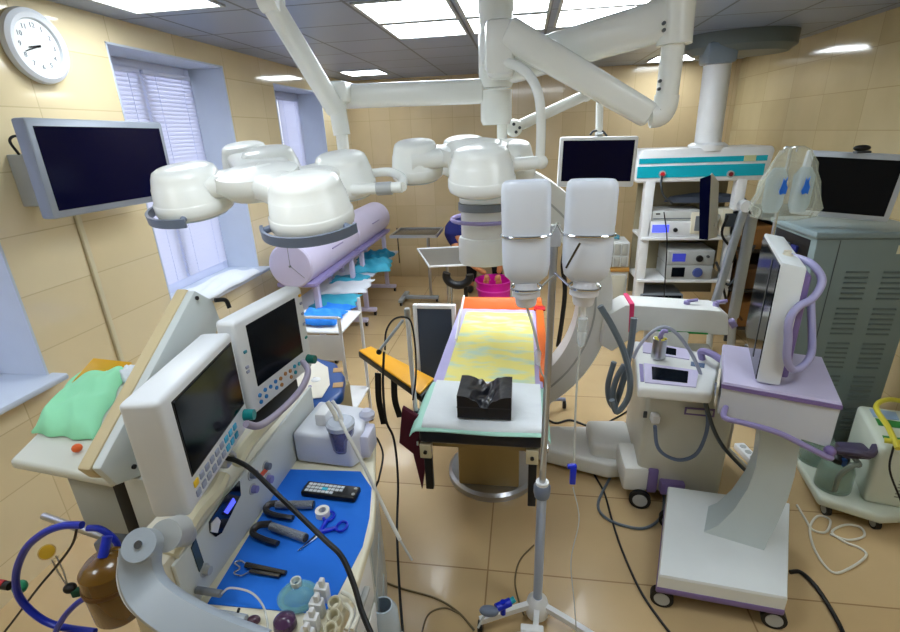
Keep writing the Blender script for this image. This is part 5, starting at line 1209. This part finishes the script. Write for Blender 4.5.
# curved support arm in the foreground
sa = thing('curved_support_arm', 'broad grey curved arm sweeping up from the bottom left corner of the photo', 'support arm', tuple(Py(180, 640, .6)))
pts = [Py(a, c, y) for a, c, y in ((138, 548, .66), (137, 570, .64), (144, 590, .62), (160, 606, .6), (185, 622, .58), (215, 637, .56), (260, 655, .54))]
pts = spline(pts, 5)
sec = [(-.043, -.012), (-.036, -.02), (.036, -.02), (.043, -.012), (.043, .012), (.036, .02), (-.036, .02), (-.043, .012)]
N_ = len(pts)
def plate(pts, hw, th, mt, name, parent, off=0.0):
    L_, R_ = [], []
    for i in range(len(pts)):
        d = (pts[min(i + 1, len(pts) - 1)] - pts[max(i - 1, 0)]).normalized(); v = (pts[i] - CAM).normalized(); s_ = d.cross(V(0.25, -.62, .74)).normalized()
        L_.append(pts[i] + s_ * hw); R_.append(pts[i] - s_ * hw)
    n = V(.25, -.62, .74).normalized(); mb = MB(); rings = []
    for l_, r_ in zip(L_, R_):
        w_ = (r_ - l_); rings.append([l_ + n * off, l_ + w_ * .08 + n * (off + th * .3), r_ - w_ * .08 + n * (off + th * .3), r_ + n * off, r_ - n * (th - off), l_ - n * (th - off)])
    return mb.loft(rings).build(name, mt, parent, angle=40)
plate(pts, .037, .03, mat('arm_grey', (160, 170, 180), .35), 'arm', sa)
cD = Py(140, 545, .66); nD = V(.25, -.62, .74).normalized()
MB().cyl(cD - nD * .034, cD + nD * .006, .034, .033, 40).build('joint_disc', MATS['arm_grey'], sa)
MB().cyl(cD + nD * .004, cD + nD * .010, .008, n=24).build('joint_bolt', chrome, sa)
MB().cyl(cD - nD * .08 + V(.02, .05, 0), cD - nD * .036 + V(.02, .03, 0), .034, n=36).build('rear_joint', lightgrey, sa)
MB().cyl(cD - nD * .08 + V(.02, .05, 0), V(-.9, .9, 1.1), .03, n=20).build('link', lightgrey, sa)
pts_o = [p - V(.042, 0, .03) for p in pts]
plate(pts_o, .012, .02, white, 'white_lip', sa)

# green cloth, folder
G4 = [Pz(32, 434, 1.204), Pz(92, 441, 1.204), Pz(130, 368, 1.204), Pz(80, 378, 1.204)]
def gfn(u, v):
    p = (G4[0] * (1 - u) + G4[1] * u) * (1 - v) + (G4[3] * (1 - u) + G4[2] * u) * v
    e = (1 - abs(2 * u - 1) ** 8) * (1 - abs(2 * v - 1) ** 8)
    return p + V(.006 * math.sin(17 * v), .006 * math.sin(15 * u), .01 + e * (.05 + .008 * math.sin(11 * u + 4 * v) + .006 * math.sin(19 * v - 6 * u)))
tag(MB().sheet(gfn, 26, 26, .009).build('green_cloth', green, angle=80), 'mint green folded surgical cloth on the left shelf of the anaesthesia machine', 'cloth')
fo = MB(); fo.prism([Px(70, 384, -1.72), Px(93, 358, -1.70), Px(130, 362, -1.62), Px(124, 380, -1.62)], (-.01, .02, -.012), bev=.003); tag(fo.build('folder', mat('amber_folder', (226, 168, 20), .4)), 'amber yellow folder behind the mint green cloth', 'folder')
wrap('white_cloth', (-1.66, 1.56, 1.2045), .14, .12, .05, sheetm, 'small white cloth between the green cloth and the amber folder', .3)
tag(MB().ball(Pz(77, 448, 1.218), .015, (1, 1, .9)).build('orange_ball', mat('orange_ball', (226, 100, 40), .4)), 'small orange rubber part lying under the edge of the green cloth', 'rubber part')
# things lower left
ye = .93
tag(MB().tube([Py(a, c, ye) for a, c in ((82, 525), (62, 526), (42, 534), (25, 550), (16, 575), (20, 598), (40, 618), (62, 627), (95, 632))], .011, 10).build('blue_hose', bluehose), 'long blue gas hose looping out at the lower left corner', 'hose')
tag(MB().tube([Py(a, c, ye - .02) for a, c in ((88, 528), (100, 529), (112, 537), (118, 548), (112, 565), (95, 590), (75, 605), (62, 620), (52, 640))], .009, 10).build('blue_hose', bluehose), 'second blue hose dropping behind the amber canister', 'hose')
tag(MB().tube([Py(a, c, .98) for a, c in ((78, 524), (72, 545), (55, 568), (38, 588), (10, 625), (-10, 650))], .004, 8).build('black_cable', black), 'thin black cable slanting across the floor view at the lower left', 'cable')
am = thing('amber_canister', 'amber brown translucent canister hanging at the lower left of the machine', 'canister', tuple(Py(106, 640, .86)))
cc = Py(106, 566, .80)
MB().lathe([(0, -.16), (.055, -.16), (.062, -.15), (.064, -.05), (.060, -.045), (.064, -.04), (.062, .0), (.045, .02), (.02, .03), (0, .03)], tuple(cc), 32).build('canister_body', amber, am)
MB().lathe([(.058, -.052), (.067, -.052), (.067, -.04), (.058, -.04)], tuple(cc), 32, ring_=True).build('band', mat('brown_band', (92, 60, 22), .4), am)
MB().cyl(cc + V(0, 0, .03), cc + V(0, .03, .07), .012, n=16).build('neck', bluehose, am)
kn = thing('rail_valve', 'yellow knob on the steel rail inside the blue hose loop', 'knob', tuple(Py(47, 556, .98)))
MB().cyl(Py(47, 552, .99), Py(47, 552, .96), .024, .02, 24).build('yellow_knob', mat('mustard', (214, 170, 40), .4), kn)
MB().cyl(Py(47, 552, 1.06), Py(47, 552, .99), .012, n=14).build('stem', steel, kn)
mb = MB(); mb.tube([Py(52, 560, .98), Py(58, 572, .98), Py(66, 584, .98)], .0025, sub=2); mb.tube([Py(56, 556, .98), Py(63, 570, .98), Py(67, 584, .98)], .0025, sub=2); mb.build('chain', steel, kn)
cl = thing('dark_green_clip', 'dark green and black clip hanging on a chain below the yellow knob', 'clip', tuple(Py(74, 596, .97)))
MB().ball(Py(70, 588, .98), .018, (1.2, 1, .9)).build('clip_body', black, cl)
MB().box(tuple(Py(77, 592, .98)), (.03, .02, .03), rz=.4, bev=.005).build('clip_tail', mat('dark_green', (20, 80, 60), .4), cl)
vv = thing('hose_coupling', 'green and red hose coupling at the left edge of the photo', 'coupling', tuple(Py(12, 592, 1.0)))
MB().ball(Py(20, 587, .96), .022, (1, 1, 1)).build('green_collar', mat('sea_green', (40, 150, 110), .4), vv)
MB().cyl(Py(10, 586, .96), Py(3, 585, .96), .014, n=16).build('dark_joint', black, vv)
MB().cyl(Py(4, 584, .96), Py(-6, 582, .96), .012, n=16).build('red_end', red, vv)

# ------------------------------------------------------------------ on the worktop
ZW = .901
TP = [(-.883, 1.43), (-.60, 1.445), (-.53, 1.36), (-.495, 1.22), (-.48, 1.10), (-.50, .9), (-.52, .865), (-.85, .858)]
mb = MB()
mb.prism([(x, y, ZW) for x, y in TP], (0, 0, .0025)); tag(mb.build('blue_towel', mat('blue_towel', (24, 112, 220), .8, bump=.5, bscale=9)), 'bright blue disposable drape spread on the machine worktop', 'drape')
ZT = ZW + .0035
rm = thing('remote_control', 'black remote control with white keys lying on the blue drape', 'remote control', (-.665, 1.31, ZT))
ca_, sa_ = math.cos(-.05), math.sin(-.05)
MB().box((-.665, 1.312, ZT + .012), (.205, .062, .022), rz=-.06, bev=.006, seg=3).build('case', black, rm)
mb = MB()
for i in range(9):
    for j in range(3):
        if j == 0 and i > 6: continue
        x = -.083 + i * .0155; y = -.018 + j * .016; a = -.06
        mb.box((-.665 + x * math.cos(a) - y * math.sin(a), 1.312 + x * math.sin(a) + y * math.cos(a), ZT + .0235), (.0125, .0115, .003), rz=a)
mb.build('keys', mat('key_white', (214, 220, 224), .4), rm)
mb = MB(); mb.box((-.685, 1.309, ZT + .0245), (.022, .013, .003), rz=-.06); mb.build('cyan_key', mat('key_cyan', (60, 190, 220), .4), rm)
mb = MB()
for y in (-.014, .014): mb.cyl((-.665 + .09, 1.308 + y, ZT + .022), (-.665 + .09, 1.308 + y, ZT + .025), .006, n=14)
mb.build('round_keys', lightgrey, rm)
# laryngoscopes
def scope(label, h0, h1, blade):
    t = thing('laryngoscope', label, 'laryngoscope', tuple(h0))
    h0, h1 = Vector(h0), Vector(h1)
    mb = MB(); mb.cyl(h0, h1, .013, .0145, 24); mb.build('handle', mat('knurled_grey', (140, 144, 150), .35, .6, bump=.8, bscale=220), t)
    MB().cyl(h1, h1 + (h1 - h0).normalized() * .004, .0125, n=20).build('end_cap', darksteel, t)
    MB().tube(blade, .011, 8, flat=.009).build('blade', mat('blade_dark', (60, 60, 62), .3, .7), t)
scope('upper steel laryngoscope with its dark curved blade, below the remote control', (-.83, 1.225, ZT + .016), (-.70, 1.238, ZT + .016), [(-.825, 1.228, ZT + .02), (-.852, 1.218, ZT + .02), (-.852, 1.196, ZT + .014), (-.81, 1.182, ZT + .012), (-.745, 1.176, ZT + .012)])
scope('lower grey laryngoscope nearer the camera on the blue drape', (-.80, 1.13, ZT + .016), (-.665, 1.095, ZT + .016), [(-.80, 1.135, ZT + .02), (-.84, 1.125, ZT + .02), (-.846, 1.098, ZT + .014), (-.80, 1.08, ZT + .012), (-.745, 1.068, ZT + .012)])
tp = Pz(323, 515, ZT)
tag(MB().lathe([(.0125, 0), (.024, 0), (.024, .022), (.0125, .022)], tuple(tp), 32, ring_=True).build('tape_roll', mat('tape_white', (232, 228, 218), .5)), 'small white roll of tape right of the laryngoscopes', 'tape roll')
sc = thing('scissors', 'blue handled scissors lying open on the blue drape', 'scissors', tuple(Pz(320, 533, ZT)))
p0 = Pz(320, 533, ZT + .004); tip = Pz(299, 551, ZT + .004); r1 = Pz(329, 517, ZT + .005); r2 = Pz(342, 527, ZT + .005)
d = (tip - p0).normalized(); s_ = V(-d.y, d.x, 0)
MB().prism([p0 - s_ * .007, tip - s_ * .001, tip + s_ * .001, p0 + s_ * .003], (0, 0, .003)).build('blade', chrome, sc)
MB().prism([p0 - s_ * .002, tip - s_ * .006, tip - s_ * .004, p0 + s_ * .008], (0, 0, -.0025)).build('blade', steel, sc)
for r_ in (r1, r2):
    pts = [r_ + V(.0165 * math.cos(a), .021 * math.sin(a), .003) for a in [2 * PI * k / 20 for k in range(20)]]
    mb = MB(); mb.tube(pts, .0045, 8, sub=1, closed=True); mb.tube([p0 + V(0, 0, .003), r_ + (p0 - r_).normalized() * .018 + V(0, 0, .003)], .007, sub=1); mb.build('finger_ring', bluevivid, sc)
MB().cyl(p0 + V(0, 0, -.002), p0 + V(0, 0, .008), .004, n=12).build('pivot', chrome, sc)
fc = thing('forceps', 'dark steel clamp forceps with looped ends at the lower left of the drape', 'forceps', tuple(Pz(262, 570, ZT)))
mb = MB(); a_, c_ = Pz(246, 565, ZT + .008), Pz(286, 573, ZT + .008); mb.cyl(a_, c_, .009, .007, 14); mb.cyl(Pz(250, 571, ZT + .007), Pz(280, 576, ZT + .007), .006, n=12); mb.build('shank', darksteel, fc)
mb = MB(); mb.tube([Pz(p[0], p[1], ZT + .006) for p in ((248, 566), (241, 561), (235, 563), (240, 568), (234, 573), (241, 576), (249, 572))], .0028, 8); mb.build('loops', chrome, fc)
mk = thing('face_mask', 'clear blue-green breathing mask at the lower edge of the drape', 'breathing mask', tuple(Pz(298, 595, ZT)))
c = Pz(299, 598, ZT)
MB().lathe([(.045, 0), (.052, .004), (.05, .014), (.04, .03), (.024, .042), (.014, .048), (.012, .046), (.022, .038), (.037, .026), (.045, .012)], tuple(c), 36, ring_=True, sx=1.05, sy=.9).build('mask_dome', clearblue, mk)
MB().lathe([(.040, 0), (.055, 0), (.057, .008), (.052, .015), (.044, .014)], tuple(c), 36, ring_=True, sx=1.05, sy=.9).build('mask_cushion', clearblue, mk)
MB().lathe([(.008, .045), (.014, .045), (.015, .062), (.011, .062), (.009, .05)], tuple(c + V(-.002, .004, 0)), 24, ring_=True).build('connector', mat('pale_connector', (214, 222, 216), .3), mk)
sp = thing('violet_cup', 'dark violet translucent cup at the bottom edge below the mask', 'cup', tuple(Pz(285, 628, ZW)))
MB().lathe([(0, 0), (.022, 0), (.03, .012), (.028, .03), (.016, .042), (.008, .046), (0, .046)], tuple(Pz(286, 628, ZW)), 28).build('cup', mat('violet_plastic', (84, 56, 90), .15, alpha=.85), sp)
ct_ = thing('airway_connector', 'clear connector with a dark end in front of the drape', 'connector', tuple(Pz(235, 617, ZW)))
MB().tube([Pz(205, 613, ZW + .012), Pz(218, 614, ZW + .012), Pz(232, 616, ZW + .012), Pz(246, 619, ZW + .012)], .011, 12).build('connector_body', mat('smoky_clear', (180, 190, 200), .15, alpha=.75), ct_)
MB().ball(Pz(254, 620, ZW + .012), .013, (1.4, 1, .8)).build('dark_end', mat('maroon_dark', (72, 44, 60), .3), ct_)
MB().cyl(Pz(238, 612, ZW + .02), Pz(239, 609, ZW + .03), .004, n=10).build('stem', black, ct_)
tag(MB().tube([(-.80, .86, .944), Pz(230, 588, .95), Pz(250, 592, .95), Pz(262, 604, .93), Pz(267, 620, ZW + .01), Pz(268, 636, ZW + .01)], .003, 8).build('thin_tube', tubem), 'thin clear tube arching from the machine nozzle to the bottom edge', 'tubing')
# ribbed white connectors
wc = thing('connector_rack', 'white stepped plastic rack with ring holders at the bottom edge by the worktop corner', 'rack', (-.53, .80, ZW))
mb = MB()
for k, (px, py) in enumerate(((322, 586), (317, 601), (312, 616), (307, 631))):
    c = Pz(px, py, ZW + .05); mb.b2((c.x - .02, c.y - .014, ZW), (c.x + .016, c.y + .012, ZW + .052 + .0 * k), .003); mb.b2((c.x - .006, c.y - .008, ZW + .05), (c.x + .008, c.y + .008, ZW + .075), .003)
mb.build('stepped_block', mat('soft_white', (222, 224, 226), .4), wc)
for k, (px, py) in enumerate(((335, 598), (334, 611), (331, 624))):
    c = Pz(px, py, ZW + .05)
    MB().lathe([(.012, 0), (.018, 0), (.0185, .03), (.015, .034), (.012, .03)], tuple(c + V(0, 0, -.035)), 22, ring_=True, R=Matrix.Rotation(.25, 3, 'X')).build('ring_holder', mat('ivory_ring', (214, 210, 186), .4), wc)
mb = MB(); mb.tube([Pz(342, 592, ZW + .02), Pz(352, 598, ZW + .02), Pz(358, 612, ZW + .015), Pz(352, 630, ZW + .012)], .006, 10); mb.tube([Pz(346, 604, ZW + .012), Pz(352, 614, ZW + .012), Pz(346, 630, ZW + .012)], .006, 10)
mb.build('bent_tubes', whitecable, wc)
bx = thing('translucent_jug', 'pale translucent jug beyond the worktop edge at the bottom of the photo', 'jug', tuple(Pz(385, 640, .4)))
cj = Pz(384, 615, .5)
MB().lathe([(0, -.12), (.05, -.12), (.055, -.1), (.05, .02), (.035, .05), (.03, .05), (.044, .015), (.048, -.1), (0, -.112)], tuple(cj), 28).build('jug', mat('pale_jug', (196, 212, 226), .2, alpha=.85), bx)
MB().lathe([(0, 0), (.05, 0), (.05, .02), (0, .02)], (cj.x, cj.y, cj.z - .141), 28).build('coaster', lightgrey, bx)
MB().b2((cj.x - .3, cj.y - .05, cj.z - .155), (cj.x + .05, cj.y + .05, cj.z - .142), .003).build('bracket', lightgrey, bx)

# suction pump on the worktop
pu = thing('suction_pump', 'white box-shaped suction pump with a violet jar on the end of the worktop', 'suction pump', (-.76, 1.58, ZW))
a0, a1 = Pz(287, 456, ZW), Pz(352, 463, ZW)
body = [(-.872, 1.475), (-.635, 1.455), (-.60, 1.52), (-.63, 1.68), (-.86, 1.72)]
MB().prism([(x, y, ZW + .004) for x, y in body], (0, 0, .135), bev=.014, seg=3).build('case', mat('pump_white', (220, 224, 234), .35), pu)
MB().b2((-.80, 1.53, ZW + .13), (-.75, 1.62, ZW + .19), .012).build('top_block', white, pu)
cj = V(-.675, 1.49, ZW + .07)
jr = MB().lathe([(0, 0), (.038, 0), (.042, .01), (.05, .10), (.048, .105), (.04, .1), (.036, .01), (0, .008)], tuple(cj), 32).build('jar', purpleliquid, pu)
MB().lathe([(0, .1), (.053, .1), (.055, .118), (.045, .126), (0, .128)], tuple(cj), 32).build('jar_lid', mat('lid_clear', (200, 208, 222), .2), jr)
MB().tube([cj + V(-.01, 0, .12), cj + V(-.02, 0, .16), cj + V(-.045, .01, .2)], .009, 10).build('spout', whitecable, jr)
MB().tube([cj + V(.01, 0, .12), cj + V(0, 0, .17), cj + V(-.02, 0, .21)], .007, 10).build('spout', white, jr)
MB().lathe([(0, 0), (.03, 0), (.032, .02), (.018, .035), (0, .036)], (-.615, 1.62, ZW + .13), 24).build('filter_disc', mat('pale_lilac_disc', (206, 210, 230), .3), pu)
MB().b2((-.62, 1.5, ZW + .02), (-.575, 1.6, ZW + .12), .01).build('side_module', mat('lilac_white', (206, 208, 230), .35), pu)
tag(MB().tube([cj + V(.0, 0, .13), Py(345, 430, 1.42), Py(365, 468, 1.38), Py(385, 510, 1.34), Py(400, 540, 1.3)], .007, 10).build('suction_catheter', mat('catheter_white', (214, 214, 208), .3)), 'long white suction catheter hanging from the pump jar over the worktop edge', 'catheter')
tag(MB().tube([Py(399, 538, 1.3), Py(406, 550, 1.3), Py(412, 560, 1.3)], .0045, 8).build('catheter_tip', tubem), 'narrow tip at the end of the hanging catheter', 'catheter tip')
tag(MB().tube([(-.585, 1.6, ZW + .05), Py(378, 440, 1.6), Py(383, 455, 1.58), Py(379, 478, 1.5), Py(376, 486, 1.5)], .004, 8).build('pump_cable', black), 'thin black cable curling behind the worktop end', 'cable')
# ultrasound console
us = thing('ultrasound_machine', 'blue and cream ultrasound console behind the suction pump', 'ultrasound machine', (-1.0, 2.05, 0))
MB().b2((-1.16, 1.9, .08), (-.92, 2.25, .86), .03).build('column', mat('console_beige', (176, 160, 120), .4), us)
for (x, y) in ((-1.15, 1.9), (-.92, 1.9), (-1.15, 2.26), (-.92, 2.26)): castor(us, (x, y, 0), .05)
MB().b2((-1.2, 1.86, .07), (-.88, 2.3, .12), .02).build('base', bluecase, us)
P = [Pz(a, c, .95) for a, c in ((262, 408), (300, 408), (330, 403), (343, 392), (345, 375), (336, 362), (318, 357), (292, 360), (272, 380))]
MB().prism(P, (0, 0, -.06), bev=.02, seg=3).build('console_rim', bluecase, us)
P = [Pz(a, c, .953) for a, c in ((276, 396), (300, 400), (322, 398), (330, 385), (328, 368), (318, 362), (300, 362), (284, 374))]
cs = MB().prism(P, (0, 0, .006), bev=.002).build('control_surface', mat('console_cream', (232, 226, 212), .4), us)
mb = MB()
for (px, py) in ((307, 372), (310, 387), (300, 371), (315, 379), (306, 391)): c = Pz(px, py, .96); mb.cyl(c, c + V(0, 0, .006), .008, n=14)
mb.build('small_controls', lavd, cs)
MB().ball(Pz(316, 380, .958), .025, (1, 1, .4)).build('trackball', white, cs)
mb = MB()
for (px, py) in ((338, 370), (338, 385)): c = Pz(px, py, .951); mb.box(tuple(c), (.05, .05, .004), rz=.3, bev=.001)
mb.build('grip_recess', mat('tan_recess', (196, 160, 110), .5), us)
MB().b2((-1.08, 1.72, .9), (-.90, 1.86, .94), .01).build('keyboard_tray', navy, us)
# hoses and cables of the machine
tag(MB().tube([Px(303, 362, -.78), Py(308, 371, 1.42), Py(303, 386, 1.35), Py(290, 402, 1.28), Py(272, 418, 1.2), Py(258, 426, 1.12), Py(246, 424, 1.08)], .011, 12).build('ribbed_hose', mat('lilac_grey_hose', (160, 152, 172), .35)), 'lilac grey hose running below the two monitors to the near teal knob', 'hose')
tag(MB().tube([Py(226, 458, 1.12), Py(237, 461, 1.10), Py(252, 470, 1.08), Py(275, 492, 1.02), Py(300, 516, .98), Py(325, 540, .93), Py(342, 557, .9), Py(354, 585, .86), Py(362, 612, .82), Py(374, 640, .78)], .0075, 10).build('black_probe_cable', black), 'thick black cable crossing over the blue drape', 'cable')
mb = MB(); mb.tube([Py(212, 462, 1.1), Py(226, 452, 1.12), Py(234, 456, 1.12), Py(228, 462, 1.12)], .008); mb.box(tuple(Py(224, 462, 1.12)), (.04, .03, .03), bev=.006); tag(mb.build('cable_plug', steel), 'silver plug at the start of the thick black cable', 'plug')
tag(MB().tube([Py(a, c, 1.9) for a, c in ((384, 352), (383, 385), (386, 420), (394, 440), (398, 480))] + [Py(397, 530, 1.75), Py(399, 580, 1.55), Py(401, 610, 1.4), Py(404, 645, 1.3)], .006, 8).build('hanging_black_cable', black), 'long black cable hanging from the white frame pole to the bottom edge', 'cable')
tag(MB().tube([Py(a, c, 1.99) for a, c in ((385, 350), (386, 332), (393, 320), (403, 317), (411, 322), (415, 345), (416, 375), (413, 400))], .0045, 8).build('pole_cable_loop', black), 'black cable looped over the top of the white frame pole', 'cable')
